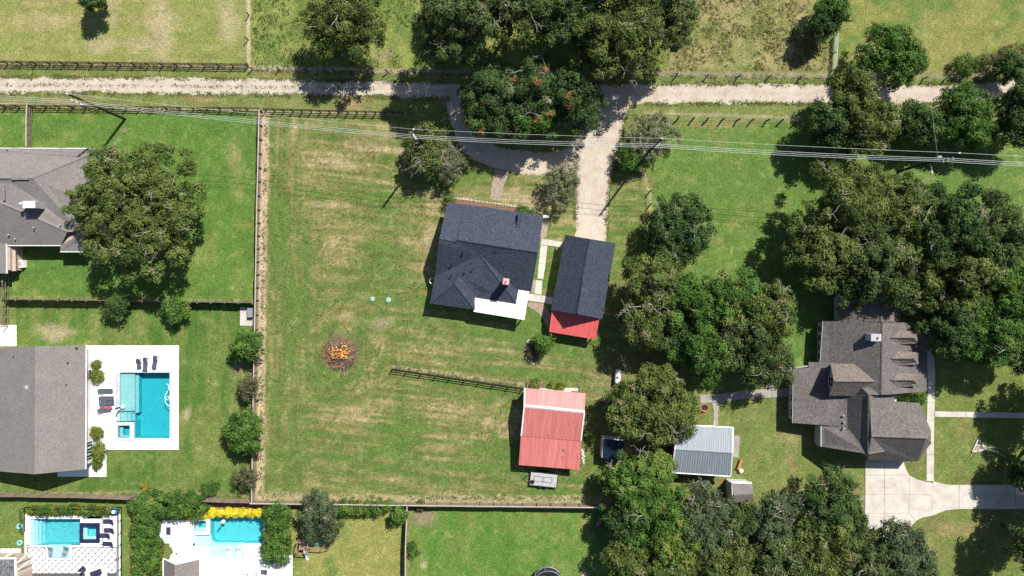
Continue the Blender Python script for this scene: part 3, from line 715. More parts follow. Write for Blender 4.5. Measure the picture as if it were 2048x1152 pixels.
mb = MB(W(1470.5,893,0), -0.06); mb.box(-0.55,-1.6,0,0.55,1.6,0.12); mb.build('step', M_CONCG, t)

# --- little white shed
t = thing('garden_shed', 'small white clapboard shed with pale grey roof at the wood edge', 'shed', W(1480, 985))
walls(t, [(1460,965),(1502,967),(1504,1001),(1462,1000)], 2.1, M_SIDING)
roof(t, [(1459.5,962.5,2.2),(1503,964,2.2),(1504.5,968,2.75),(1466,967,2.75)], [(0,1,2,3)], M_WHITE, 'roof_edge', 0.08)
roof(t, [(1465,967,2.78),(1505,968,2.78),(1506.5,988,3.0),(1467.5,990,3.0),(1507,1003,2.2),(1464.5,1006,2.2)], [(0,1,2,3),(3,2,4,5)], M_TAUPESH)
gable(t, [(1460,965,2.08),(1462,1000,2.08),(1464,990,2.9),(1463,967,2.7)], M_SIDING)
p = W(1459.5,975,0); wallwin(t, p.x, p.y-0.6, p.x, p.y-1.3, 1.0, 1.7, (-1, 0))

# --- navy tarp-dark shed
t = thing('storage_shed', 'low storage shed with shiny navy blue roof and white walls', 'shed', W(1226, 900))
walls(t, [(1206,875.5),(1247,879.5),(1248,920),(1203.5,915.5)], 2.02, M_WHITE)
a = [(1208.5,878,2.3),(1247,881.6,2.3),(1249,922,2.15),(1206,917,2.15)]
roof(t, a, [(0,1,2,3)], M_NAVY, thick=0.07); ribs(t, a[0], a[1], a[3], a[2], 10, M_NAVY, 0.05, 0.08)

# --- shaded house with the dormers on the right
t = thing('dormered_house', 'large grey shingled house with three dormers and a big gable dormer', 'house', W(1735, 790))
BS = M_GREYSH
walls(t, [(1650,646),(1850,649),(1848,779),(1793,785),(1793,807),(1837,810),(1850,842),(1859,886),(1834,918),(1739,916),(1739,905),(1643,893),(1645,852),(1590,842),(1591,740),(1650,730)], 2.42, M_SIDING)
walls(t, [(1683,560),(1797,560),(1797,648),(1683,648)], 2.3, M_SIDING)
# main block
roof(t, [(1645.5,642,2.6),(1765,645,6.6),(1855.5,645,2.6),(1853.5,783,2.6),(1789,788,5.5),(1763,789.5,6.6),(1640,727,2.6),(1700,790,4.3)],
     [(0,1,5,7,6),(1,2,3,4,5)], BS, 'roof')
# north wing, lower
roof(t, [(1678,552,2.5),(1762,552,5.3),(1801,552,4.0),(1801,643.5,4.0),(1762,643.5,5.3),(1678,643.5,2.5)], [(0,1,4,5),(1,2,3,4)], M_BROWNSH, 'north_roof')
# west wing: shallow slope then steeper to its own ridge
roof(t, [(1586,736,2.6),(1616.5,736,2.85),(1617.5,724,2.85),(1672,725.5,3.35),(1695,788,3.8),(1695,853.5,3.8),(1585,846,2.6)], [(0,1,2,3,4,5,6)], BS, 'west_roof')
roof(t, [(1672,725.5,3.36),(1763,789.5,6.5),(1738.5,790,6.3),(1738.5,909,6.3),(1695,853.4,3.82),(1695,788,3.82)], [(0,1,2,5),(5,2,3,4)], BS, 'west_roof')
roof(t, [(1642,851,2.95),(1695,853.5,3.8),(1738.2,908.5,6.25),(1642,893,2.95)], [(0,1,2,3)], BS, 'bay_roof')
# gable wall of the bay with its white trimmed windows
gable(t, [(1646,853,2.3),(1644.5,891,2.3),(1644.5,891,2.85),(1646,853,2.85)], M_SIDING)
# garage wing
roof(t, [(1738.8,788,6.3),(1789,794,3.7),(1789,803,3.65),(1839,806,2.7),(1853.6,841,2.7),(1862,862,2.7),(1852.7,876.5,6.7),(1743,872.6,6.8),
         (1862,887,2.7),(1835.5,923,2.7),(1734,921,2.75),(1769,902,4.6),(1737.5,908,6.3)],
     [(0,1,2,7),(2,3,4,5,6,7),(6,5,8),(7,6,8,9,11),(11,9,10),(0,7,12),(7,11,12),(12,11,10)], BS, 'garage_roof')
for a, b in (((1765,645,6.6),(1763,789.5,6.6)), ((1762,552,5.3),(1762,643,5.3)), ((1738.7,789,6.35),(1737.5,908,6.35)), ((1743,872.6,6.8),(1852.7,876.5,6.7)), ((1852.7,876.5,6.7),(1862,862,2.7)), ((1852.7,876.5,6.7),(1862,887,2.7)), ((1769,902,4.6),(1737.5,908,6.3))):
    ridge(t, a, b, M_BROWNSH, 0.3, lift=0.09)
# big west dormer
dz = 6.6
dm = roof(t, [(1661,726.5,4.5),(1709,728,4.65),(1751,763,dz),(1668,762.5,dz),(1706,792,4.5),(1658,791.5,4.4)], [(0,1,2,3),(3,2,4,5)], M_BROWNSH, 'dormer_roof')
ridge(t, (1668,762.5,dz), (1751,763,dz), M_BROWNSH, 0.28)
gable(t, [(1659.5,729,2.9),(1656.5,790,2.9),(1662,789,4.35),(1671.5,762.5,5.95),(1664,729,4.4)], M_SIDING, 'dormer_wall', 0.2)
gable(t, [(1660,789,2.9),(1704,790.5,4.2),(1704,790.5,4.4),(1662,789,4.35)], M_SIDING, 'dormer_wall', 0.1)
p = W(1664,752,4.2); wallwin(t, p.x-0.16, p.y-0.1, p.x-0.16, p.y-1.5, 3.6, 4.9, (-1, 0), M_WHITE, 2, 2)
# three small dormers on the east slope
for yc in (675, 717, 760):
    g = yc-675
    roof(t, [(1783,yc,6.0),(1827,yc,5.9),(1838,yc-12,4.7),(1797,yc-14,5.25),(1837,yc+12,4.6),(1796,yc+14,5.2)], [(0,1,2,3),(0,5,4,1),(1,4,2)], M_BROWNSH, 'dormer_roof', 0.12)
    ridge(t, (1783,yc,6.0), (1827,yc,5.9), M_BROWNSH, 0.26)
    a, b, c, d = W(1831,yc-8,4.5), W(1831,yc+9,4.5), W(1800,yc-9,4.5), W(1800,yc+10,4.5)
    mb = MB(); mb.prism([(a.x,a.y),(b.x,b.y),(d.x,d.y),(c.x,c.y)], 3.0, 4.9); dw = mb.build('dormer_wall', M_SIDING, t)
    wallwin(dw, b.x, b.y+0.2, a.x, a.y-0.2, 3.75, 4.45, (1, 0)) if False else None
    mb = MB((b.x+0.02, b.y+0.3, 0)); mb.box(0, 0, 3.75, 0.03, 0.7, 4.45); mb.build('dormer_window', M_GLASS, t)
# chimney
p = W(1753.5,675,7.0); mb = MB(p); mb.box(-0.75,-0.45,-3.4,0.55,0.45,0); c = mb.build('chimney', M_SIDING, t); mb = MB(p); mb.box(-0.8,-0.5,-0.12,0.6,0.5,0.05); mb.lathe(0.15,0,[(0.16,0.05),(0.14,0.35),(0.1,0.35)],8); mb.build('chimney_cap', M_STEEL, c)
for x, y, z in ((1727,722,4.7),(1756,723,5.5),(1751,652,5.4),(1752,792,5.4),(1735,801,5.2),(1725,794,5.0),(1687,832,3.6),(1688,845,3.6),(1688,857,3.8)): vent(t, x, y, z, 0.5, 0.08, M_STEEL)
# windows down the west wall
p0 = W(1650,646,2.42); ww = 1.0
for i in range(4):
    y1 = W(1650,653.5+18.2*i,2.42).y; wallwin(t, p0.x, y1, p0.x, y1-0.9, 0.3, 1.5, (-1, 0), M_WHITE, 1, 2)
p0 = W(1683,600,2.3); wallwin(t, p0.x, W(0,614,2.3).y, p0.x, W(0,622,2.3).y, 0.8, 1.8, (-1, 0))
p0 = W(1645.5,860,2.42)
for i in range(3): wallwin(t, p0.x, p0.y-0.1-0.85*i, p0.x, p0.y-0.8-0.85*i, 0.4, 1.7, (-1, 0), M_WHITE, 1, 2)
p0 = W(1590.5,742,2.42)
for i in range(3): wallwin(t, p0.x, p0.y-1.4-2.1*i, p0.x, p0.y-2.5-2.1*i, 0.9, 2.0, (-1, 0), M_WHITE, 2, 1)
fascia(t, (1645.5,642,2.6), (1640,727,2.6), M_SIDING, 0.18, 0.02); fascia(t, (1586,736,2.6), (1585,846,2.6), M_SIDING, 0.18, 0.02); fascia(t, (1642,851,2.95), (1642,893,2.95), M_WHITE, 0.18, 0.03)

# --- upper left house beside the big oak
t = thing('hipped_house', 'taupe shingled house with hipped roof partly under the big oak', 'house', W(80, 400))
walls(t, [(-60,302),(205,302),(206,470),(172,498),(122,498),(118,487),(30,487),(20,487),(20,540),(-60,540)], 2.6, M_TANWALL)
roof(t, [(-60,296,2.8),(210,297,2.8),(66,357,5.6),(-60,356.5,5.6),(214,420,2.8),(200,440,2.8),(160,462,2.9),(22,358,5.55)],
     [(0,1,2,3),(1,4,5,6,2),(2,6,7)], M_TAUPESH)
roof(t, [(-60,357,5.5),(22,358.2,5.5),(160,462,3.0),(135,464,3.6),(9,409,5.3),(-60,409,5.3),(121,491,2.8),(-60,491,2.8)], [(0,1,2,3,4,5),(5,4,3,6,7)], M_TAUPESH, 'wing_roof')
roof(t, [(121,489.5,2.84),(150,475,3.4),(172,475,3.2),(172,503.5,2.7),(120.5,503.5,2.7)], [(0,1,4),(1,2,3,4)], M_TAUPESH, 'porch_roof')
roof(t, [(-60,480,3.3),(12.5,482,2.9),(13,547,2.9),(-60,545,3.3)], [(0,1,2,3)], M_TAUPESH, 'side_roof')
roof(t, [(14,492,2.4),(30,492,2.0),(31.5,542,2.0),(14,542,2.4)], [(0,1,2,3)], M_TANWALL, 'lean_to_roof')
for a, b in (((-60,356.5,5.6),(66,357,5.6)), ((66,357,5.6),(210,297,2.8)), ((9,409,5.3),(135,464,3.6))): ridge(t, a, b, M_TAUPESH, 0.3, lift=0.08)
fascia(t, (15,491.2,2.82), (121,491.2,2.82), M_WHITE, 0.18); fascia(t, (120.5,503.7,2.7), (172,503.7,2.7), M_WHITE, 0.18); fascia(t, (12.7,482,2.9), (13.2,547,2.9), M_WHITE, 0.18); fascia(t, (-60,296,2.8), (208,296.8,2.8), M_WHITE, 0.18)
p = W(58,409,6.4); mb = MB(p); mb.box(-0.75,-0.4,-3.0,0.75,0.4,0); c = mb.build('chimney', M_STEEL, t); mb = MB(p); mb.box(-0.82,-0.47,-0.1,0.82,0.47,0.06); mb.build('chimney_cap', M_WHITE, c)
mb = MB(W(41,408,6.4)); mb.lathe(0,0,[(0.2,-2.6),(0.2,0.0),(0.28,0.02),(0.28,0.15),(0.1,0.25)],10); mb.build('flue', M_STEEL, c)
for x, y, z in ((17,470,3.4),(30,478,3.1),(67,455,4.0),(120,450,3.8),(132,443,3.9),(14,298,3.0)): vent(t, x, y, z, 0.4, 0.06, M_STEEL)
mb = MB(W(41,357.5,5.6)); mb.box(-1.2,-0.16,-0.05,1.2,0.16,0.13); mb.build('ridge_vent', M_TAUPESH, t, uv=True)
mb = MB(W(8,385,5.4)); mb.box(-0.14,-1.1,-0.1,0.14,1.1,0.10); mb.build('roof_vent', M_TAUPESH, t, uv=True)

# --- pool house on the left edge
t = thing('poolside_house', 'big taupe gabled house with white east wall beside the rectangular pool', 'house', W(80, 815))
walls(t, [(-60,700),(165,697),(165,932),(-60,934)], 2.9, M_STUCCO)
roof(t, [(172,690.5,3.0),(171,938.5,3.0),(69,948.5,6.4),(70,692.5,6.4),(-60,938,3.0),(-60,699,3.0)], [(0,1,2,3),(3,2,4,5)], M_TAUPESH)
ridge(t, (70,692.5,6.4), (69,948.5,6.4), M_TAUPESH, 0.3, lift=0.05)
gable(t, [(-60,934,2.88),(165,932,2.88),(69,942,6.1)], M_STUCCO); gable(t, [(-60,700,2.88),(165,697,2.88),(70,697,6.1)], M_STUCCO)
fascia(t, (172,690.5,3.0), (171,938.5,3.0), M_WHITE, 0.2)
for x, y, z in ((28,714,5.0),(97,699,5.0),(153,696,3.6),(136,726,4.0),(133,770,4.0),(41,900,5.0),(46,925,5.0)): vent(t, x, y, z, 0.35, 0.07, M_BLACK)
p = W(57,775,5.6); mb = MB(p); mb.lathe(0,0,[(0.16,-0.6),(0.16,0.25),(0.34,0.25),(0.34,0.42),(0.1,0.5)],10); mb.build('turbine_vent', M_STEEL, t)
xe = W(165,700,2.9).x
for yy in (738, 748): wallwin(t, xe, W(0,yy,0).y, xe, W(0,yy+9,0).y, 0.9, 2.1, (1, 0))
for yy in (879, 892, 905): wallwin(t, xe, W(0,yy,0).y, xe, W(0,yy+10,0).y, 0.7, 2.2, (1, 0), None, 2, 1)

# --- two house corners along the bottom edge
t = thing('corner_house', 'dark roofed house corner with white gutters by the diamond paved patio', 'house', W(0, 1150))
walls(t, [(-60,1122),(28,1122),(38,1152),(38,1260),(-60,1260)], 2.8, M_TANWALL)
roof(t, [(-60,1118,2.9),(30,1118,2.9),(33,1260,2.9),(-60,1260,5.0)], [(0,1,2,3)], shingles('slate_grey_shingles', (0.06,0.062,0.075), (0.13,0.135,0.155), (0.21,0.215,0.235)))
fascia(t, (-60,1117,2.95), (30,1117,2.95), M_WHITE, 0.2, 0.1); fascia(t, (30,1117,2.95), (33,1260,2.95), M_WHITE, 0.2, 0.1)
for a, b in (((5,1117),(26,1105)), ((33,1127),(56,1106)), ((36,1140),(58,1122))):
    p, q = W(*a, 2.9), W(*b, 2.3); mb = MB(); mb.tube([tuple(p), tuple(q)], 0.09, 4); mb.build('rafter_tail', M_WHITE, t)
t = thing('gabled_pool_house', 'taupe gable roof end facing the curved white pool terrace', 'house', W(360, 1150))
walls(t, [(331,1124),(393,1124),(393,1260),(331,1260)], 2.7, M_STUCCO)
roof(t, [(326.5,1117.5,2.8),(350,1129,4.6),(397,1118.5,2.8),(397,1260,2.8),(350,1260,4.6),(326.5,1260,2.8)], [(0,1,4,5),(1,2,3,4)], M_TAUPESH)
ridge(t, (350,1129,4.6), (350,1260,4.6), M_TAUPESH, 0.45, lift=0.1); gable(t, [(331,1124,2.68),(393,1124,2.68),(351,1131,4.4)], M_STUCCO)
fascia(t, (326.5,1117.5,2.85), (326.5,1260,2.85), M_WHITE, 0.2, 0.08); fascia(t, (326.5,1117.5,2.85), (350,1129,4.65), M_WHITE, 0.2, 0.06); fascia(t, (350,1129,4.65), (397,1118.5,2.85), M_WHITE, 0.2, 0.06)
# ------------------------------------------------------------------ paving
def g2(pts): return [W(x, y)[:2] for x, y in pts]
def paving(name, label, polys, mat, z0=-0.05, z1=0.08, piece='slab', gap=1.0):
    """each polygon (photo pixels) is a slab of its own, child of the paving"""
    c = g2([(sum(p[0] for p in polys[0])/len(polys[0]), sum(p[1] for p in polys[0])/len(polys[0]))])[0]
    t = bpy.data.objects.new(name, None); COL.objects.link(t); t.location = (c[0], c[1], 0); OFF[t] = Vector((c[0], c[1], 0))
    tag(t, label, None, None, 'structure')
    for i, p in enumerate(polys):
        mx = sum(q[0] for q in p)/len(p); my = sum(q[1] for q in p)/len(p)
        pp = []
        for x, y in p:
            d = math.hypot(x-mx, y-my); k = max(0.6, 1-gap*0.42/d) if d else 1
            pp.append((mx+(x-mx)*k, my+(y-my)*k))
        mb = MB(); mb.prism(g2(pp), z0, z1+R.uniform(-0.006, 0.006)); mb.build(piece, mat, t)
    return t
def strip_slabs(pts, wd, L):
    """slabs of length L px along a polyline of half-open width wd px"""
    s = spline([(x, y, 0) for x, y in pts], 2.0); out = []; acc = 0; L0 = 0; seg = [s[0]]
    def edge(i):
        d = s[min(i+1, len(s)-1)][:2]-s[max(i-1, 0)][:2]; d = d/np.linalg.norm(d); n = np.array((-d[1], d[0]))
        return s[i][:2]+n*wd/2, s[i][:2]-n*wd/2
    i0 = 0
    for i in range(1, len(s)):
        acc += np.linalg.norm(s[i][:2]-s[i-1][:2])
        if acc >= L or i == len(s)-1:
            idx = list(range(i0, i+1)); 
            if len(idx) > 6: idx = idx[::max(1, len(idx)//5)]+([idx[-1]] if (len(idx)-1) % max(1, len(idx)//5) else [])
            l = [tuple(edge(j)[0]) for j in idx]; r = [tuple(edge(j)[1]) for j in idx]
            out.append(l+r[::-1]); acc = 0; i0 = i
    return out
paving('driveway', 'pale concrete driveway slabs by the dormered house', [
    [(1730,922),(1768.5,922),(1768.5,950),(1730,950)], [(1768.5,922),(1806,922),(1812,938),(1818,950),(1768.5,950)],
    [(1730,950),(1768.5,950),(1768.5,988),(1730,988)], [(1768.5,950),(1818,950),(1818,988),(1768.5,988)], [(1818,950),(1832,958),(1850,963),(1865,966),(1865,990),(1818,988)],
    [(1730,988),(1768.5,988),(1768.5,1026),(1729,1026)], [(1768.5,988),(1818,988),(1817,1026),(1768.5,1026)], [(1818,988),(1865,990),(1864,1031),(1845,1035),(1832,1041),(1817,1026)],
    [(1729,1026),(1768.5,1026),(1768.5,1100),(1745,1100)], [(1768.5,1026),(1817,1026),(1832,1041),(1822,1052),(1812,1075),(1800,1100),(1768.5,1100)],
    [(1865,962),(1880,966),(1900,969.5),(1918,969.5),(1917,1018),(1890,1021),(1864,1031)], [(1918,969.5),(1971,969.5),(1970,1018),(1917,1018)], [(1971,969.5),(2030,969.5),(2030,1018),(1970,1018)], [(2030,969.5),(2090,969.5),(2090,1018),(2030,1018)]],
    M_CONC, gap=0.9)
paving('front_walk', 'concrete walk slabs along the dormered house', [*strip_slabs([(1848,706),(1858,712),(1862,735),(1862,775),(1861,820),(1860,870),(1860,920),(1860,962)], 15, 34)], M_CONC, gap=0.7)
paving('side_walk', 'straight concrete walk crossing the right hand lawn', strip_slabs([(1869,828),(1960,829.5),(2060,831.5),(2140,833)], 11, 62), M_CONC, gap=0.7)
paving('garden_path', 'curved grey concrete path behind the grey barn', strip_slabs([(1586,783),(1550,786),(1490,789),(1440,796),(1400,798)], 17, 42)+[[(1424,806),(1440,806),(1436,822),(1436,850),(1426,850),(1427,822)]], M_CONCG, gap=0.7)
paving('house_walk', 'pale slab walk between the farmhouse and the garage',
       [[(1083,477),(1125,484),(1124,495),(1081,489)], [(1081.5,490),(1095,491.5),(1091,528),(1077.5,526)], [(1077.5,526),(1091,528),(1086.5,559),(1075,557)], [(1072,560),(1085,561),(1083,590),(1070,588)], [(1057,587),(1084,591),(1082,605),(1055,601)], [(1084,591),(1106,595),(1104,609),(1082,605)]], M_CONC, z1=0.06, gap=0.6)
paving('brick_terrace', 'pinkish brick paving curving beside the farmhouse',
       [[(1086,436),(1097,440),(1094,470),(1088,477),(1080,476)], [(1058,603),(1088,608),(1098,622),(1104,645),(1104,668),(1096,660),(1086,636),(1072,622),(1055,612)], [(1066,560),(1073,560),(1070,588),(1062,586)]], M_BRICKP, z1=0.04, gap=0.3)
# curved stone edging of the beds north of the farmhouse
def edging(name, label, pts, mat, r=0.12, step=0.34, cat='edging'):
    s = spline([tuple(W(x, y)) for x, y in pts], step); t = thing(name, label, cat, tuple(W(*pts[0])))
    me = None
    for i, q in enumerate(s):
        if me is None:
            mb = MB(); mb.blob(0, 0, 0.05, r*1.35, r, r*0.8, 3, 7, 4, 0.15); me = mesh('stone', mb.v, mb.f, mat)
        link('stone', me, t, (q[0], q[1], 0), (0, 0, R.uniform(0, 6.28)), (R.uniform(0.8, 1.2),)*3)
    return t
edging('bed_edging', 'pale stone edging of the bed along the farmhouse front', [(905,396),(930,399),(950,402),(1000,408),(1040,415),(1060,418),(1080,426),(1092,436)], M_STONE)
edging('tree_ring_edging', 'oval ring of pale stones round the shrub bed', [(1052,690),(1058,680),(1070,682),(1080,690),(1082,705),(1077,720),(1068,728),(1057,722),(1050,708),(1051,692)], M_STONE, 0.16, 0.4)
mb = MB(); mb.prism(g2([(895,398),(950,404),(1040,417),(1078,427),(1088,434),(1080,440),(930,414),(894,408)]), 0.0, 0.04); tag(mb.build('planting_bed', M_MULCH), 'narrow mulch bed along the farmhouse front', kind='structure')
mb = MB(); mb.prism(g2([(1055,690),(1062,683),(1074,687),(1079,704),(1073,720),(1060,722),(1053,706)]), 0.0, 0.04); tag(mb.build('shrub_bed', M_MULCH), 'oval mulch bed ringed by stones', kind='structure')
mb = MB(); mb.prism(g2([(395,1022),(425,1004),(545,1008),(560,1012),(540,1034),(400,1036)]), 0.0, 0.04); tag(mb.build('pool_bed', M_MULCH), 'reddish mulch bed behind the yellow flowers', kind='structure')
mb = MB(); mb.prism(g2([(762,1004),(815,1007),(812,1046),(803,1044),(785,1022)]), 0.0, 0.02); tag(mb.build('corner_bed', M_DIRT), 'bare reddish soil in the fence corner', kind='structure')

# ------------------------------------------------------------------ pools
def cells(parent, x0, y0, x1, y1, st, depth, plaster, water, wz):
    """basin and water from a depth map: depth(px, py) in metres, 0 where there is no pool"""
    nx = int(round((x1-x0)/st)); ny = int(round((y1-y0)/st))
    D = [[depth(x0+(i+0.5)*st, y0+(j+0.5)*st) for i in range(nx)] for j in range(ny)]
    V = []; F = []; T = []; vi = {}
    def v(x, y, z, tn):
        V.append(W(x, y)+Vector((0, 0, z))); T.append(tn); return len(V)-1
    WV = []; WF = []
    def wv(i, j):
        if (i, j) not in vi: vi[(i, j)] = len(WV); WV.append(W(x0+i*st, y0+j*st)+Vector((0, 0, wz)))
        return vi[(i, j)]
    dmax = max(max(r) for r in D)
    for j in range(ny):
        for i in range(nx):
            d = D[j][i]
            if d <= 0: continue
            X0, X1, Y0, Y1 = x0+i*st, x0+(i+1)*st, y0+j*st, y0+(j+1)*st; tn = min(1, max(0, (d-0.25)/(dmax-0.25))) if dmax > 0.3 else 0
            F.append((v(X0,Y1,-d,tn), v(X1,Y1,-d,tn), v(X1,Y0,-d,tn), v(X0,Y0,-d,tn)))
            for di, dj, a, b in ((-1,0,(X0,Y0),(X0,Y1)), (1,0,(X1,Y1),(X1,Y0)), (0,-1,(X1,Y0),(X0,Y0)), (0,1,(X0,Y1),(X1,Y1))):
                ii, jj = i+di, j+dj
                e = D[jj][ii] if 0 <= ii < nx and 0 <= jj < ny else 0
                if e < d: F.append((v(*a,-e if e else 0.07,tn), v(*b,-e if e else 0.07,tn), v(*b,-d,tn), v(*a,-d,tn)))
            WF.append((wv(i,j+1), wv(i+1,j+1), wv(i+1,j), wv(i,j)))
    o = mobj('basin', V, F, plaster, parent)
    at = o.data.attributes.new('tone', 'FLOAT', 'POINT'); at.data.foreach_set('value', T)
    return o, mobj('water', WV, WF, water, parent)
def coping(parent, rects, mat, z0, z1, L=0.6, name='coping'):
    """rim stones laid end to end along strips (x0,y0,x1,y1 in pixels)"""
    mb = MB()
    for x0, y0, x1, y1 in rects:
        a, b = W(x0, y1), W(x1, y0); dx, dy = b.x-a.x, b.y-a.y
        n = max(1, int(max(dx, dy)/L))
        for i in range(n):
            g = 0.012; z = z1+R.uniform(-0.004, 0.004)
            if dx > dy: mb.box(a.x+dx*i/n+g, a.y, z0, a.x+dx*(i+1)/n-g, b.y, z)
            else: mb.box(a.x, a.y+dy*i/n+g, z0, b.x, a.y+dy*(i+1)/n-g, z)
    return mb.build(name, mat, parent)
def deckrects(name, label, rects, mat, z1=0.10):
    c = W((rects[0][0]+rects[0][2])/2, (rects[0][1]+rects[0][3])/2)
    mb = MB()
    for x0, y0, x1, y1 in rects:
        a, b = W(x0, y1), W(x1, y0); mb.box(a.x, a.y, -0.05, b.x, b.y, z1)
    return tag(mb.build(name, mat), label, kind='structure')
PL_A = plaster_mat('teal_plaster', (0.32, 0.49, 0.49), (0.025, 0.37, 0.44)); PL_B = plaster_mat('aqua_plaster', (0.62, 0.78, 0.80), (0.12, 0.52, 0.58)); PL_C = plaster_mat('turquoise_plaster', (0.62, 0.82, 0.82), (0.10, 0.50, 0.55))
# pool A, left
t = thing('swimming_pool', 'large rectangular teal pool with shallow shelf and square spa', 'swimming pool', W(288, 810))
def dA(x, y):
    if x > 270 or y < 842:
        if x < 240 or x > 340: return 0
        if y < 745 or y > 876: return 0
        if x < 267 and y < 822: return 0.28
        if x < 273 and y < 827: return 0.6
        if x < 252: return 0.28
        if y > 822 and x < 258: return 0.5
        if y > 827 and x < 265: return 0.8
        return 1.5
    return 0
cells(t, 236, 743, 342, 878, 1.5, dA, PL_A, M_WATER, -0.06)
coping(t, [(234,740,344,745),(340,745,345,876),(269,876,345,881),(235,745,240,842)], M_COPING, -0.1, 0.125)
sp = thing('spa', 'square raised spa at the corner of the teal pool', 'spa', W(250, 862))
cells(sp, 236, 849, 263, 876, 1.5, lambda x, y: (0.85 if 244 < x < 260 and 853 < y < 872 else 0.35) if 237 < x < 262 and 850 < y < 875 else 0, PL_A, M_WATER, 0.08)
coping(sp, [(233,844,270,850.5),(261,850.5,270,876),(233,850.5,237.5,876),(233,875,270,881)], M_COPING, -0.1, 0.22)
deckrects('pool_deck', 'bright white concrete deck round the teal pool', [(165,691,234,740),(234,691,358,740),(345,740,357.5,899),(165,740,233,899),(233,881,345,899),(165,899,213,953),(116,937,165,953)], M_CONCW)
# pool cleaner hose curling over the right edge
mb = MB(); mb.tube([tuple(W(x, y)+Vector((0, 0, z))) for x, y, z in [(333,768,.0),(337,770,.0),(338,778,.0),(333,786,-.02),(329,794,-.02),(333,800,0),(339,797,0),(337,792,0),(331,796,0),(330,803,0),(333,809,-.02),(339,812,0)]], 0.05, 6)
tag(mb.build('cleaner_hose', M_WHITE, None), 'white cleaner hose curled at the pool edge', 'hose')
# pool B, bottom left, with the diamond patio
t = thing('swimming_pool', 'aqua pool with steps at its left and a sunken sun shelf', 'swimming pool', W(111, 1064))
def dB(x, y):
    if 61 < x < 161 and 1038 < y < 1090: return 0.25 if x < 66 else 0.5 if x < 71 else 0.8 if x < 75 else 1.05 if x < 82 else 1.3
    if 96 < x < 141 and 1089 <= y < 1116: return 0.22
    return 0
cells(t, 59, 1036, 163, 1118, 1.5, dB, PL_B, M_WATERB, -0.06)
sp = thing('spa', 'square spa with dark navy tiled rim', 'spa', W(180, 1065))
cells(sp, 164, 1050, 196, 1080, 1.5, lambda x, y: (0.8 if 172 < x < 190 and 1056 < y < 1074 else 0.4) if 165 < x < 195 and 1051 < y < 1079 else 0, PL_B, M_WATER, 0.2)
coping(sp, [(161.5,1045,201,1051.5),(194.5,1051.5,201,1078.5),(161.5,1051.5,165.5,1078.5),(161.5,1078.5,201,1084)], M_NAVYTILE, -0.1, 0.32, 0.4)
DB = [(55,1031,175,1037.5),(55,1037.5,61.5,1092),(161.5,1037.5,205,1045),(201,1045,205,1087),(161.5,1084,201,1090),(55,1090,96,1094),(141,1090,205,1094),(92,1094,96,1119),(141,1094,145,1119),(96,1115.5,141,1119)]
deckrects('pool_surround', 'white concrete rim of the aqua pool', DB, M_CONCW, 0.09)
deckrects('patio_base', 'dark gravel joints under the diamond paving', [(50,1119,240,1200),(50,1094,91.5,1119),(145.5,1094,240,1119),(205.5,1031,240,1094),(50,1028,54.5,1094),(54.5,1028,240,1030.5)], mottled('dark_joint_gravel', (0.07,0.065,0.07), (0.14,0.13,0.13), 5.0), 0.05)
slabs = [[(207,1030),(234,1030),(234,1048),(207,1048)],[(207,1048),(234,1048),(234,1070),(207,1070)],[(207,1070),(234,1070),(234,1094),(207,1094)],[(176,1029),(206,1029),(206,1030.6),(176,1030.6)],[(235,1028),(241,1028),(241,1152),(235,1152)],[(50,1028),(54,1028),(54,1152),(50,1152)]]
paving('pool_terrace', 'large white terrace slabs beside the navy spa', slabs, M_CONCW, 0.0, 0.085, gap=0.5)
# diamond tiles clipped to the patio outline
def clip_poly(poly, x0, y0, x1, y1):
    def cut(P, f, inter):
        out = []
        for i in range(len(P)):
            a, b = P[i], P[(i+1) % len(P)]
            if f(a): out.append(a)
            if f(a) != f(b): out.append(inter(a, b))
        return out
    for ax, v, s in ((0, x0, 1), (0, x1, -1), (1, y0, 1), (1, y1, -1)):
        if not poly: return []
        poly = cut(poly, lambda p: (p[ax]-v)*s >= 0, lambda a, b: tuple((v if k == ax else a[k]+(b[k]-a[k])*(v-a[ax])/(b[ax]-a[ax])) for k in (0, 1)))
    return poly
tiles = []
for i in range(-14, 30):
    for j in range(-14, 30):
        h = 6.6; cx = 145+(i-j)*h; cy = 1120+(i+j)*h-40
        for rc in ((56,1095,91,1120),(146,1095,234,1120),(56,1120,234,1146)):
            p = clip_poly([(cx,cy-h),(cx+h,cy),(cx,cy+h),(cx-h,cy)], *rc)
            if len(p) >= 3:
                ar = abs(sum(p[k][0]*p[(k+1) % len(p)][1]-p[(k+1) % len(p)][0]*p[k][1] for k in range(len(p))))/2
                if ar > 8: tiles.append(p)
paving('diamond_patio', 'white diamond paving laid on dark joints', tiles, M_CONCW, 0.0, 0.085, 'tile', 2.6)
paving('stepping_walk', 'square white stepping slabs beside the dark roofed corner', [[(x,1097),(x+9,1097),(x+9,1106),(x,1106)] for x in (-8,2.5,12.5,22.5,32.5)], M_CONCW, 0, 0.05, gap=0.6)
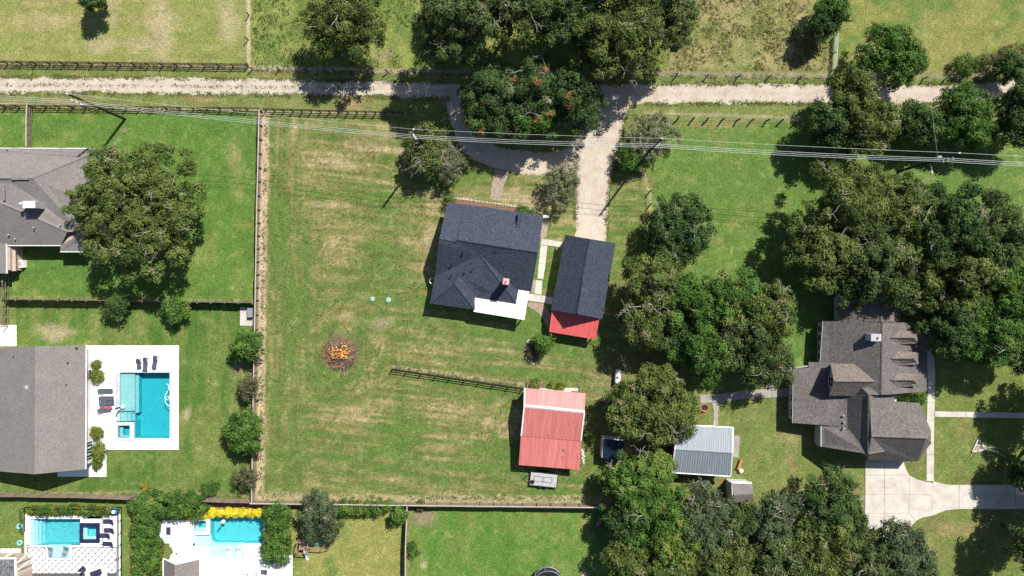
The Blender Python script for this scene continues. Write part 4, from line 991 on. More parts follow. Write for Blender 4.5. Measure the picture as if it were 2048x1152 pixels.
# pool C, bottom middle
t = thing('swimming_pool', 'turquoise pool with rounded corner and yellow flowers behind', 'swimming pool', W(460, 1060))
def dC(x, y):
    if 421 <= x < 527 and 1031 < y < 1087:
        if x < 433 and y > 1075 and math.hypot(x-433, y-1075) > 12: return 0.3 if math.hypot(x-433, y-1075) < 20 else 0.25
        return 1.35
    if 389 < x < 421 and 1069 < y < 1091: return 0.24
    if 415 < x < 487 and 1086 < y < 1114: return 0.45 if y < 1092 else 0.24
    return 0
cells(t, 387, 1029, 529, 1116, 1.5, dC, PL_C, M_WATER, -0.06)
sp = thing('spa', 'square spa at the left end of the turquoise pool', 'spa', W(402, 1052))
cells(sp, 388, 1039, 415, 1064, 1.5, lambda x, y: (0.8 if 395 < x < 411 and 1044 < y < 1057 else 0.4) if 389 < x < 414 and 1040 < y < 1063 else 0, PL_C, M_WATER, 0.12)
coping(sp, [(386,1037,420.5,1040.5),(413.5,1040.5,420.5,1062.5),(386,1040.5,389.5,1062.5),(384,1062.5,420.5,1068.5)], M_CONCW, -0.1, 0.26, 0.8)
coping(t, [(421,1027,530,1031.5),(526.5,1031.5,532,1087)], M_COPING, -0.1, 0.125)
deckrects('pool_deck', 'bright white terrace round the turquoise pool', [(316,1040,386,1086),(386,1068.5,389.5,1091),(386,1031,421,1037),(340,1086,389.5,1116),(389.5,1090.5,415.5,1116),(345,1114.5,585,1200),(487,1086.5,532,1114.5),(532,1060,540,1114.5),(540,1111,585,1114.5),(415.5,1092,416.5,1114.5)], M_CONCW)
mb = MB(); mb.prism(g2([(322,1086),(336,1088),(344,1095),(348,1105),(346,1113),(330,1117),(326,1152),(312,1152),(314,1090)]), -0.02, 0.13)
tag(mb.build('grass_bed', mottled('bed_turf', (0.10,0.13,0.03), (0.17,0.19,0.05), 2.0)), 'rounded grass bed by the tall hedge', kind='structure')
deckrects('side_pavement', 'white pavement strip north of the poolside house', [(-60,650,33,692)], M_CONCW, 0.06)
# ------------------------------------------------------------------ fences
def fence(name, label, pts, spacing=2.05, h=1.25, rails=(0.35, 0.75, 1.15), mat=None, panel=False, side=1, post=0.13, jit=0.0, group=None, wires=False, cap=False):
    mat = mat or M_WOODD
    P = [W(x, y) for x, y in pts]
    t = thing(name, label, 'fence', P[0], group)
    pm = MB(); pm.box(-post/2, -post/2, -0.1, post/2, post/2, h); pmesh = mesh('post', pm.v, pm.f, mat)
    for s in range(len(P)-1):
        d = P[s+1]-P[s]; L = d.length; n = max(1, round(L/spacing)); b = L/n; ang = math.atan2(d.y, d.x); u = d/L; nn = Vector((-u.y, u.x, 0))*side
        rm = MB(); rm.box(0, -0.02, -0.07, b-0.004, 0.02, 0.07); rmesh = mesh('rail', rm.v, rm.f, mat)
        if panel:
            ph = h+0.05; k = int(b/0.15); pk = MB()
            for i in range(k): pk.box(i*b/k+0.006, -0.012, 0.04, (i+1)*b/k-0.006, 0.012, ph-0.0+R.uniform(-0.012, 0.012))
            pmeshes = [mesh('picket_panel', pk.v, pk.f, mat)]
        if cap:
            cm = MB(); cm.box(0, -0.05, 0, b-0.004, 0.05, 0.04); cmesh = mesh('cap_rail', cm.v, cm.f, M_STONE)
        for i in range(n+1):
            if i == n and s < len(P)-2: break
            q = P[s]+u*(b*i)
            lean = (R.uniform(-jit, jit), R.uniform(-jit, jit), ang)
            link('post', pmesh, t, q, lean)
            if i < n:
                dz = R.choice((0, 0, 0.06, -0.05, 0.1)) if panel else R.uniform(-jit, jit)
                if not wires:
                    for r in rails:
                        link('rail', rmesh, t, q+nn*(post/2+0.02)+Vector((0, 0, r)), (0, R.uniform(-jit, jit)*0.4, ang))
                if panel:
                    link('picket_panel', pmeshes[0], t, q+nn*(post/2+0.057)+Vector((0, 0, dz)), (0, 0, ang))
                if cap: link('cap_rail', cmesh, t, q+Vector((0, 0, h+0.03)), (0, 0, ang))
        if wires:
            for r in rails:
                mb = MB(); a = P[s]+Vector((0, 0, r)); c = P[s+1]+Vector((0, 0, r)); mb.tube([tuple(a), tuple(c)], 0.012, 3); mb.build('wire', M_STEEL, t)
    return t
fence('rail_fence', 'dark post and rail fence along the top left pasture', [(-40,127.5),(496,134)], jit=0.02)
fence('post_fence', 'sparse posts and wires dividing the two top pastures', [(497,-40),(498,30),(497,80),(497,131)], 3.7, 1.2, (0.5, 1.1), wires=True, jit=0.1)
fence('rail_fence', 'dark post and rail fence behind the hipped house', [(-40,214),(200,216.5),(523,221)], jit=0.02)
fence('rail_fence', 'dark post and rail fence running to the gravel loop', [(532,222.5),(806,229)], 1.36, jit=0.03)
fence('cross_fence', 'short weathered rail fence beside the hipped house gable', [(66,215),(65,240),(65,296)], 1.6, 1.3, (0.4, 0.8, 1.2), M_WOODG, cap=True, jit=0.02)
fence('garden_gate', 'weathered rail gate between the two left gardens', [(19,545),(18,600),(17,652)], 1.3, 1.6, (0.3, 0.9, 1.5), M_WOODG, jit=0.02)
fence('boundary_fence', 'long weathered boundary fence beside the paddock, running down the picture', [(526,224),(521,420),(518,600),(514,800),(511,999)], 2.0, 1.45, (0.4, 0.9, 1.35), M_WOODG, True, -1, 0.12, 0.02, cap=True)
fence('privacy_fence', 'dark privacy fence below the big left oak', [(20,600),(270,603),(513,607)], 2.0, 1.8, (0.3, 0.95, 1.6), M_WOODG, True, 1)
fence('privacy_fence', 'weathered privacy fence behind the aqua pool', [(-40,983),(150,986),(270,990)], 2.0, 1.8, (0.3, 0.95, 1.6), M_WOODG, True, -1)
fence('privacy_fence', 'weathered privacy fence behind the tall hedge', [(273,989),(400,993),(507,997)], 2.0, 1.8, (0.3, 0.95, 1.6), M_WOODG, True, -1)
fence('privacy_fence', 'long weathered privacy fence along the bottom of the paddock', [(509,999),(820,1003),(1215,1007)], 2.0, 1.8, (0.3, 0.95, 1.6), M_WOODG, True, -1, 0.13, 0.0, cap=True)
fence('privacy_fence', 'narrow fence between the two bottom lawns', [(818,1006),(815,1080),(814,1180)], 2.0, 1.75, (0.3, 0.95, 1.6), M_WOODG, True, -1, cap=True)
fence('rail_fence', 'dark rail fence ending at the red barn corner', [(786,738),(1046,777)], 2.1, 1.25, jit=0.015)
fence('wire_fence', 'wire fence on leaning posts north of the gravel road', [(505,138),(830,146),(1060,149),(1290,152),(1660,158)], 4.2, 1.25, (0.4, 0.8, 1.15), wires=True, jit=0.12)
fence('wire_fence', 'wire fence on dark posts by the right lawn', [(1326,238),(1590,244)], 2.1, 1.3, (0.5, 1.1), wires=True, jit=0.12, post=0.16)
fence('wire_fence', 'wire fence on dark posts right of the garage', [(1300,382),(1300,410),(1298,440)], 2.0, 1.3, (0.5, 1.1), wires=True, jit=0.1)
fence('wire_fence', 'wire fence on posts beyond the far right trees', [(1845,158),(1890,158),(1960,150),(2060,112)], 3.4, 1.3, (0.5, 1.1), wires=True, jit=0.1)
fence('metal_gate', 'pale green pipe gate standing at the top right pasture', [(1668,74),(1664,142)], 2.5, 1.3, (0.3, 0.6, 0.9, 1.2), M_PIPE, cap=False, post=0.12)
fence('pool_fence', 'black metal railing round the aqua pool terrace', [(52,1060),(52,1014),(244,1014),(244,1160)], 1.9, 1.2, (0.2, 1.15), M_BLACK, post=0.06)

# ------------------------------------------------------------------ power line
POLES = [((250,238),12.7,'first utility pole, leaning over the hipped house fence'), ((852,299),12.5,'utility pole by the pale crape myrtle'), ((1286,315),12.5,'utility pole beside the gravel driveway'), ((1797,343),13.4,'utility pole with transformer above the right hand trees')]
tops = []
AT = (-0.35, -0.94)
for (bx, by), h, lab in POLES:
    b = W(bx, by); t = thing('utility_pole', lab, 'utility pole', b, 'poles of the overhead power line')
    mb = MB(b); mb.tube([(0,0,-0.3),(0,0,h*0.5),(0,0,h)], [0.21, 0.17, 0.13], 10); mb.build('pole', M_POLE, t)
    mb = MB(b+Vector((0,0,h))); mb.lathe(0, 0, [(0.06,0),(0.06,0.15),(0.11,0.15),(0.11,0.3),(0.04,0.34)], 8); mb.build('top_insulator', M_WIRE, t)
    tl = [b+Vector((0,0,h+0.32))]
    for k in range(3):
        z = h-1.0-1.0*k; mb = MB(b+Vector((0,0,z))); mb.tube([(0,0,0),(AT[0]*0.55,AT[1]*0.55,0.08)], 0.07, 6); arm = mb.build('bracket', M_STEEL, t)
        mb = MB(b+Vector((AT[0]*0.55,AT[1]*0.55,z))); mb.lathe(0, 0, [(0.05,0),(0.12,0.05),(0.07,0.12),(0.12,0.18),(0.07,0.26),(0.1,0.32),(0.03,0.36)], 8); mb.build('insulator', M_WHITE, arm)
        tl.append(b+Vector((AT[0]*0.55,AT[1]*0.55,z+0.36)))
    tops.append(tl)
    if bx == 1797:
        mb = MB(b+Vector((0.35,0.25,h-5.2))); mb.lathe(0, 0, [(0.28,0),(0.33,0.05),(0.33,0.95),(0.2,1.05)], 14); mb.build('transformer', M_GREYMET, t)
        mb = MB(b+Vector((0,0,h-6))); mb.tube([(0,0,0),(0.1,-0.9,0.35),(0.15,-1.3,0.3)], 0.04, 6); mb.blob(0.15,-1.45,0.27,0.2,0.3,0.12,2); mb.build('street_lamp_head', M_STEEL, t)
e0, e1 = W(-330,196), W(2330,366)
tops = [[e0+Vector((0,0,q.z-0)) if i == 0 else e0+Vector((AT[0]*.55,AT[1]*.55,q.z)) for i, q in enumerate(tops[0])]] + tops + [[e1+Vector((0,0,q.z)) if i == 0 else e1+Vector((AT[0]*.55,AT[1]*.55,q.z)) for i, q in enumerate(tops[-1])]]
for k, lab in enumerate(('topmost single wire of the power line', 'upper wire of the three grouped power lines', 'middle wire of the three grouped power lines', 'lowest wire of the three grouped power lines')):
    path = []
    for a, b in zip(tops[:-1], tops[1:]):
        for i in range(12):
            s = i/12; q = a[k].lerp(b[k], s); q.z -= 4*s*(1-s)*(0.55 if k == 0 else 0.7+0.12*k); path.append(tuple(q))
    path.append(tuple(tops[-1][k]))
    mb = MB(); mb.tube(path, 0.015 if k == 0 else 0.02, 5); tag(mb.build('power_wire', M_WIRE), lab, 'wire', 'overhead power wires')
a, b = tops[4][2]-Vector((0, 0, 2)), W(1850,-60,8)
mb = MB(); mb.tube([tuple(a.lerp(b, i/12)-Vector((0,0,4*i/12*(1-i/12)*0.8))) for i in range(13)], 0.009, 4); tag(mb.build('service_wire', M_WIRE), 'thin service wire crossing the road towards the top right', 'wire')
# ------------------------------------------------------------------ trees and plants
STY = {  # two leaf tones, odd-coloured share + tone, leaf size, leaves per puff, puff radius
    'olive': ((0.044,0.076,0.019), (0.178,0.228,0.060), 0.03, (0.26,0.24,0.13), 0.15, 60, 0.70),
    'oak':   ((0.034,0.062,0.019), (0.146,0.198,0.062), 0.03, (0.24,0.22,0.14), 0.15, 60, 0.70),
    'dark':  ((0.022,0.052,0.016), (0.105,0.168,0.050), 0.02, (0.20,0.21,0.11), 0.15, 60, 0.68),
    'green': ((0.032,0.084,0.016), (0.132,0.230,0.045), 0.03, (0.24,0.26,0.08), 0.15, 60, 0.68),
    'lime':  ((0.070,0.125,0.022), (0.190,0.275,0.058), 0.02, (0.28,0.27,0.08), 0.15, 54, 0.60),
    'blue':  ((0.040,0.062,0.032), (0.138,0.185,0.085), 0.05, (0.28,0.26,0.20), 0.145, 54, 0.64),
    'pale':  ((0.110,0.130,0.060), (0.250,0.260,0.150), 0.10, (0.36,0.33,0.26), 0.11, 28, 0.50),
    'brown': ((0.070,0.075,0.035), (0.150,0.150,0.075), 0.05, (0.24,0.20,0.14), 0.11, 28, 0.46),
    'yellow':((0.68,0.56,0.02), (0.86,0.76,0.07), 0.05, (0.24,0.28,0.03), 0.10, 44, 0.34),
    'gold':  ((0.10,0.14,0.02), (0.23,0.25,0.04), 0.10, (0.10,0.15,0.03), 0.12, 40, 0.42),
}
def leafmesh(name, Pn, Nn, S, Cc):
    n = len(Pn)
    Nn = Nn/np.linalg.norm(Nn, axis=1, keepdims=True)
    a = NP.normal(size=(n, 3)); t = np.cross(Nn, a); t /= np.linalg.norm(t, axis=1, keepdims=True); b = np.cross(Nn, t)
    S = S[:, None]
    V = np.empty((n, 4, 3)); V[:, 0] = Pn+t*S; V[:, 1] = Pn+b*S*0.55; V[:, 2] = Pn-t*S; V[:, 3] = Pn-b*S*0.55
    Q = np.arange(n*4).reshape(n, 4)
    me = bpy.data.meshes.new(name); me.materials.append(M_LEAF); fast_quads(me, V.reshape(-1, 3), Q)
    at = me.attributes.new('leaf', 'FLOAT_COLOR', 'POINT')
    CC = np.repeat(np.concatenate([Cc, np.ones((n, 1))], 1), 4, 0).astype(np.float32); at.data.foreach_set('color', CC.ravel())
    return me
def rdir(n, zmin=-1.0):
    d = NP.normal(size=(int(n*2.5)+20, 3)); d /= np.linalg.norm(d, axis=1, keepdims=True)
    return d[d[:, 2] > zmin][:n]
def foliage(lobes, sty, dens=1.0, zmin=-0.45, inner=True, odd=None, lsize=1.0):
    """leaves gathered in puffs over the surface of the lobes (x,y,z,rx,ry,rz)"""
    c0, c1, of, oc, ls, npuff, pr = STY[sty]; c0, c1, oc = np.array(c0), np.array(c1), np.array(oc)
    if odd is not None: of = odd
    L = np.array(lobes, float)
    PC = []; PD = []
    for i, l in enumerate(L):
        rr = (l[3]*l[4]*l[5])**(1/3); area = 4*math.pi*rr*rr*0.72
        m = int(area/(pr*pr*1.15)*dens)+2
        d = rdir(m, zmin); d = d[:m]
        p = l[:3]+d*l[3:6]*(1+NP.uniform(-0.24, 0.10, (len(d), 1)))
        keep = np.ones(len(p), bool)
        for j, q in enumerate(L):
            if j == i: continue
            keep &= (((p-q[:3])/q[3:6])**2).sum(1) > 0.62
        PC.append(p[keep]); PD.append((d/l[3:6]*rr)[keep])
    PC = np.concatenate(PC); PD = np.concatenate(PD); PD /= np.linalg.norm(PD, axis=1, keepdims=True)
    k = len(PC)
    tone = np.clip(NP.normal(0.47, 0.33, k), 0, 1); isodd = NP.random(k) < of
    rad = pr*NP.uniform(0.6, 1.3, k)
    cnt = np.maximum(6, (npuff*(rad/pr)**2*NP.uniform(0.8, 1.2, k))).astype(int)
    idx = np.repeat(np.arange(k), cnt); n = len(idx)
    d = NP.normal(size=(n, 3)) + PD[idx]*0.7; d /= np.linalg.norm(d, axis=1, keepdims=True)
    P_ = PC[idx]+d*(rad[idx]*np.power(NP.random(n), 0.4)*NP.uniform(0.85, 1.15, n))[:, None]*np.array((1, 1, 0.75))
    N_ = d*0.8+PD[idx]*0.35+NP.normal(size=(n, 3))*0.45+np.array((0, 0, 0.35))
    tt = np.clip(tone[idx]+NP.normal(0, 0.22, n), 0, 1)[:, None]
    C_ = c0*(1-tt)+c1*tt
    C_ = np.where(isodd[idx][:, None], oc*NP.uniform(0.7, 1.2, (n, 1)), C_)
    S_ = ls*lsize*NP.uniform(0.55, 1.35, n)
    if inner:                                           # sparse larger leaves inside, so the crown is not a hollow shell
        PI = []
        for l in L:
            m = int((l[3]*l[4]*l[5])**(2/3)*4*dens*8*0.40)
            d = rdir(m, -0.6); PI.append(l[:3]+d*l[3:6]*NP.uniform(0.55, 0.86, (len(d), 1)))
        PI = np.concatenate(PI); m = len(PI)
        P_ = np.concatenate([P_, PI]); N_ = np.concatenate([N_, NP.normal(size=(m, 3))+np.array((0, 0, 1.2))])
        t2 = NP.random((m, 1))*0.5; C_ = np.concatenate([C_, c0*(1-t2)+c1*t2]); S_ = np.concatenate([S_, np.full(m, 0.34*lsize)])
    return P_, N_, S_, C_, PC, PD
def crownlobes(rx, ry, h, rr, n=None, flat=0.36, wob=1.0):
    """many boughs spread over the crown dome, origin at trunk foot"""
    zc = h*0.6; rz = h*flat; Rm = (rx+ry)/2
    lr = max(0.5, min(1.75, Rm*0.28)); L = [(0, 0, zc-rz*0.35, rx*0.50, ry*0.50, rz*0.45)]
    am = [(k, wob*rr.uniform(0.02, 0.085)*2/k**0.5, rr.uniform(0, 6.28)) for k in (2, 3, 4, 5, 7)]
    def om(a): return max(0.80, min(1.12, 1+sum(v*math.cos(k*a+p) for k, v, p in am)))
    want = int(3.0*(Rm/lr)**2*0.66)+4; tries = 0
    while len(L) < want and tries < want*14:
        tries += 1
        a = rr.uniform(0, 6.283); q = math.sqrt(rr.random())*0.90; o = om(a)
        x, y = math.cos(a)*rx*q*o, math.sin(a)*ry*q*o
        s = lr*rr.uniform(0.5, 1.25)*(1.0-0.35*q)
        z = zc-rz*0.45+rz*1.25*math.sqrt(max(0, 1-q*q))*rr.uniform(0.45, 1.05)-rz*0.1
        if any((x-l[0])**2+(y-l[1])**2+((z-l[2])*0.8)**2 < ((s+l[3])*0.62)**2 for l in L[1:]): continue
        L.append((x, y, z, s, s*rr.uniform(0.75, 1.25), s*rr.uniform(0.6, 0.85)))
    for i in range(int(3+Rm*1.2)):                      # sprays that break the outline
        a = rr.uniform(0, 6.283); o = om(a); q = rr.uniform(0.88, 1.05)*o; s = lr*rr.uniform(0.15, 0.34)
        L.append((math.cos(a)*rx*q, math.sin(a)*ry*q, zc-rz*rr.uniform(0.0, 0.45), s, s, s*0.6))
    return L
def limbs(L, h, r0, rr, bx=0, by=0):
    mb = MB(); zt = h*0.36
    mb.tube([(bx,by,-0.2),(bx*0.8+rr.uniform(-.1,.1),by*0.8,zt*0.5),(bx*0.5,by*0.5,zt)], [r0*1.35, r0, r0*0.8], 8)
    for l in L[1:18]:
        m = (bx*0.5+(l[0]-bx*0.5)*0.5+rr.uniform(-.3,.3), by*0.5+(l[1]-by*0.5)*0.5+rr.uniform(-.3,.3), zt+(l[2]-zt)*0.62)
        mb.tube([(bx*0.5,by*0.5,zt*0.9), m, (l[0],l[1],l[2])], [r0*0.55, r0*0.35, r0*0.1], 6)
        for _ in range(2):
            e = (l[0]+rr.uniform(-1,1)*l[3]*0.8, l[1]+rr.uniform(-1,1)*l[4]*0.8, l[2]+rr.uniform(0,0.7)*l[5])
            mb.tube([m, ((m[0]+e[0])/2, (m[1]+e[1])/2, (m[2]+e[2])/2+0.2), e], [r0*0.22, r0*0.13, 0.02], 5)
    return mb
def bare(PC, PD, n, rr, ln=1.7):
    """pale dead twigs, thin and much forked, breaking through the crown"""
    mb = MB()
    def fork(p, d, L, r, lev):
        pts = [p]; q = p
        for _ in range(3):
            d = (d+Vector((rr.gauss(0,.28), rr.gauss(0,.28), rr.gauss(0,.12)))).normalized(); q = q+d*L/3; pts.append(q)
        mb.tube([tuple(v) for v in pts], [r, r*0.8, r*0.6, r*0.35], 4)
        if lev:
            for k in range(rr.choice((2, 3))):
                b = pts[rr.choice((1, 2, 3))]; e = (d+Vector((rr.gauss(0,.8), rr.gauss(0,.8), rr.gauss(0.05,.2)))).normalized()
                fork(b, e, L*rr.uniform(0.45, 0.7), r*0.6, lev-1)
    for _ in range(n):
        i = rr.randrange(len(PC))
        if PD[i][2] < 0.1: continue
        p = Vector(PC[i])+Vector(PD[i])*0.18; a = rr.uniform(0, 6.28)
        fork(p, Vector((math.cos(a), math.sin(a), 0.22)), ln*rr.uniform(0.6, 1.2), 0.042, 2)
    return mb
NT = [0]
def tree(px, py, rpx, h, sty, label, asp=1.0, twigs=0, name='tree', cat='tree', group=None, dens=1.0, base=None, odd=None, flat=0.36, deadclumps=0, wob=1.0):
    NT[0] += 1; rr = random.Random(NT[0]*31+5)
    zc = h*0.6; c = W(px, py, zc); k = (CAM_H-zc)/FPX; rx = rpx*k*1.02; ry = rpx*asp*k*1.02
    t = thing(name, label, cat, (c.x, c.y, 0), group)
    L = crownlobes(rx, ry, h, rr, flat=flat, wob=wob)
    P_, N_, S_, C_, PC, PD = foliage(L, sty, dens, odd=odd)
    bx, by = (0, 0)
    if base: q = W(*base); bx, by = q.x-c.x, q.y-c.y
    if deadclumps:                                     # clumps of dead orange-brown leaves
        for _ in range(deadclumps):
            i = rr.randrange(len(PC)); m = (((P_-PC[i])**2).sum(1) < rr.uniform(0.45, 0.8)**2)
            C_[m] = np.array((0.36,0.16,0.075) if rr.random() < 0.6 else (0.42,0.36,0.28))*NP.uniform(0.7, 1.2, (m.sum(), 1))
    limbs(L, h, 0.10+0.035*rx, rr, bx, by).build_at('trunk', M_BARK, t)
    link('crown', leafmesh('crown', P_, N_, S_, C_), t, (c.x, c.y, 0))
    if twigs: bare(PC, PD, int(twigs*0.6)+1, rr).build_at('bare_branches', M_PALEBARK, t)['kind'] = 'stuff'
    return t
def build_at(s, name, mat, parent):                    # like build, for points already local to the parent
    me = mesh(name, s.v, s.f, mat, smooth=True); return link(name, me, parent, OFF[parent])
MB.build_at = build_at

def shrub(px, py, rpx, h, sty, label, asp=1.0, group=None, name='shrub', cat='shrub', dens=1.3, odd=None):
    NT[0] += 1; rr = random.Random(NT[0]*17+3)
    zc = h*0.5; c = W(px, py, zc); k = (CAM_H-zc)/FPX; rx = rpx*k; ry = rx*asp
    t = thing(name, label, cat, (c.x, c.y, 0), group)
    L = [(0, 0, h*0.45, rx*0.72, ry*0.72, h*0.5)]
    n = max(4, int(3+2*rx))
    for i in range(n):
        a = 6.283*i/n+rr.uniform(-.4,.4); s = rr.uniform(0.28,0.42)
        L.append((math.cos(a)*rx*0.58, math.sin(a)*ry*0.58, h*rr.uniform(0.32,0.6), rx*s, ry*s, h*rr.uniform(0.25,0.4)))
    P_, N_, S_, C_, PC, PD = foliage(L, sty, dens, inner=False, odd=odd, lsize=0.75)
    P_[:, 2] = np.maximum(P_[:, 2], 0.04)
    mb = MB()
    for l in L: mb.tube([(rr.uniform(-.1,.1), rr.uniform(-.1,.1), 0), (l[0]*0.5, l[1]*0.5, l[2]*0.6), (l[0], l[1], l[2])], [0.05, 0.035, 0.012], 5)
    mb.build_at('stems', M_BARK, t)
    link('foliage', leafmesh('foliage', P_, N_, S_, C_), t, (c.x, c.y, 0))
    return t
def hedge(x0, y0, x1, y1, h, sty, label, px_step=20, wob=2.0):
    NT[0] += 1; rr = random.Random(NT[0]*13+1)
    zc = h*0.7; A, B = W(x0, y1, zc), W(x1, y0, zc); c = (A+B)/2; c.z = 0
    t = thing('hedge', label, 'hedge', tuple(c)); L = []; mb = MB()
    dx, dy = B.x-A.x, B.y-A.y; wd = min(dx, dy); n = max(2, int(max(dx, dy)/(wd*0.42)))
    for i in range(n):
        for k in (-1, 1):
            u = (i+0.5)/n+rr.uniform(-.1,.1)/n; s = wd*rr.uniform(0.30,0.40); o = k*wd*0.2
            q = (A.x+dx*u-c.x, o) if dx > dy else (o, A.y+dy*u-c.y)
            L.append((q[0], q[1], h*rr.uniform(0.5,0.62), s, s, h*rr.uniform(0.38,0.46)))
            mb.tube([(q[0], q[1], 0), (q[0]+rr.uniform(-.1,.1), q[1], h*0.5), (q[0], q[1], h*0.8)], [0.07, 0.05, 0.02], 5)
    P_, N_, S_, C_, PC, PD = foliage(L, sty, 1.15, zmin=-0.7)
    P_[:, 2] = np.maximum(P_[:, 2], 0.04)
    mb.build_at('stems', M_BARK, t); link('foliage', leafmesh('foliage', P_, N_, S_, C_), t, tuple(c))
    return t

# --- top row
tree(183,-6,22,6.0,'dark','small dark tree at the top left pasture edge', 1.1)
tree(690,42,80,11.5,'olive','lone olive green oak standing over the gravel road', 0.98, twigs=26)
tree(915,36,78,20,'oak','tall oak with a thick trunk leaning over the road', 1.05, twigs=34, base=(926,124), flat=0.30)
tree(1020,8,80,17,'oak','oak behind the leaning trunk oak at the top edge', 0.8, twigs=16, flat=0.3)
tree(1128,22,70,13.5,'dark','dark oak in the middle of the top grove', 0.95, twigs=10)
tree(1240,78,84,13.5,'olive','broad pale olive oak at the right of the top grove', 0.95, twigs=34)
tree(1322,24,66,12.5,'oak','oak at the right end of the top grove', 1.15, twigs=14)
tree(965,-60,90,15,'oak','oak crown just above the top frame edge', 0.8); tree(1210,-50,90,15,'oak','oak crown reaching above the frame over the grove', 0.8)
# --- island of the loop drive
G = 'oaks on the loop drive island'
tree(985,205,68,9.5,'dark','dark oak on the left of the loop drive island', 0.98, twigs=26, group=G, deadclumps=9, flat=0.4)
tree(1075,188,72,10.5,'dark','dark oak with brown dead clumps on the loop drive island', 0.82, twigs=26, group=G, deadclumps=10, flat=0.4)
tree(1150,205,56,9.0,'dark','dark oak at the right of the loop drive island', 1.0, twigs=10, group=G, deadclumps=7, flat=0.4)
tree(1062,240,58,8.5,'green','low green oak at the south side of the loop drive island', 0.66, twigs=8, group=G, deadclumps=7, flat=0.4)
# --- thin trees by the drive
tree(852,298,40,6.5,'olive','thin olive tree under the power lines beside the pole', 1.15, twigs=20, dens=0.75)
tree(897,326,34,5.0,'pale','pale feathery crape myrtle left of the front path', 1.1, twigs=16, dens=0.6)
tree(1122,368,38,5.0,'pale','pale feathery crape myrtle beside the gravel driveway', 1.15, twigs=14, dens=0.6)
tree(1302,272,52,5.0,'pale','grey green crape myrtle beside the driveway pole', 0.85, twigs=8, dens=0.7)
tree(1268,312,26,3.6,'green','small green tree right of the gravel driveway', 1.0, dens=0.7)
# --- right-hand lawn and grove
tree(1360,455,64,7.5,'dark','round dark oak alone on the right lawn', 1.0, twigs=8)
tree(1312,560,62,10.5,'olive','olive oak with pale branches at the grove corner', 0.95, twigs=34)
tree(1296,640,50,9.5,'olive','olive oak overhanging the garage side', 1.1, twigs=24)
tree(1385,610,64,10,'green','bright green tree in the middle of the grove', 1.0, twigs=10)
tree(1460,600,62,10.5,'green','green tree at the top of the grove', 0.9, twigs=10)
tree(1535,625,58,10.5,'olive','olive oak at the right of the grove', 1.0, twigs=18)
tree(1478,680,62,9.5,'oak','oak with bare limbs in the grove', 1.0, twigs=26)
tree(1405,700,54,9.0,'green','green tree above the dark clearing', 1.1, twigs=8)
tree(1535,725,50,8.5,'oak','oak above the curved garden path', 1.05, twigs=16)
tree(1340,668,42,8.0,'dark','dark tree inside the grove shade', 1.0)
tree(1298,812,76,8.6,'olive','broad olive oak between the red barn and the grey barn', 1.0, twigs=18)
tree(1340,832,50,7.6,'olive','oak crown overhanging the grey barn roof', 1.0, twigs=8)
tree(1236,826,22,5.5,'dark','small dark oak beside the red barn', 1.0)
# --- right edge woods
tree(1785,108,66,7.5,'green','bright green tree north of the road at right', 0.85, twigs=8)
tree(1706,185,52,9.0,'olive','olive oak hanging over the gravel road', 1.0, twigs=10)
tree(1735,245,62,10.0,'olive','olive oak between road and power line', 0.95, twigs=12)
tree(1660,250,44,9.0,'dark','dark oak left of the roadside olive oak', 1.0)
tree(1840,250,40,6.5,'dark','dark low tree by the roadside hedge', 1.0)
tree(1925,225,56,7.5,'green','green tree right of the roadside hedge', 0.9, twigs=6); tree(1945,260,44,6.5,'green','low green tree below the road at right', 0.8)
tree(2046,196,40,8.5,'dark','dark tree at the right frame edge by the road', 0.9); tree(2040,250,46,8.0,'dark','dark tree at the right frame edge below the road', 0.8)
tree(1668,22,34,6.5,'green','thin green tree by the pale pipe gate', 1.2, dens=0.7); tree(1645,55,26,6.0,'dark','dark leaning sapling by the pale pipe gate', 1.0, dens=0.7)
shrub(1930,130,24,2.0,'green','leafy bramble on the far right fence', 0.8); shrub(1975,120,22,1.8,'brown','brown bramble on the far right fence', 0.6); shrub(2030,105,34,1.8,'brown','dry grey bramble at the right frame edge', 0.5)
tree(2025,135,26,5.0,'dark','small dark tree by the far right fence', 1.0)
tree(1700,415,92,12.5,'olive','broad olive oak north of the dormered house', 0.9, twigs=26)
tree(1800,410,70,12.0,'olive','olive oak beside the transformer pole', 0.9, twigs=22)
tree(1650,500,74,11.5,'olive','olive oak overhanging the right lawn', 1.0, twigs=18)
tree(1745,510,74,12.0,'oak','oak close to the dormered house north roof', 0.95, twigs=16)
tree(1800,570,50,10.0,'oak','oak touching the dormered house ridge', 1.0, twigs=8); tree(1715,578,44,9.0,'dark','dark oak over the north wing roof', 0.8)
tree(1900,450,80,12.5,'dark','dark oak at the right wood', 1.0, twigs=16)
tree(1985,480,78,12.5,'oak','oak high in the right wood', 1.1, twigs=12); tree(1925,560,78,12.0,'olive','olive oak in the middle of the right wood', 1.0, twigs=16)
tree(2010,590,74,12.0,'green','green oak at the right frame edge', 1.0, twigs=8); tree(1900,650,58,10.0,'dark','dark oak east of the dormers', 1.1); tree(1965,665,76,11.0,'green','green oak above the straight walk', 0.9, twigs=10)
tree(2040,690,50,10.0,'dark','dark oak at the right frame edge above the walk', 1.0)
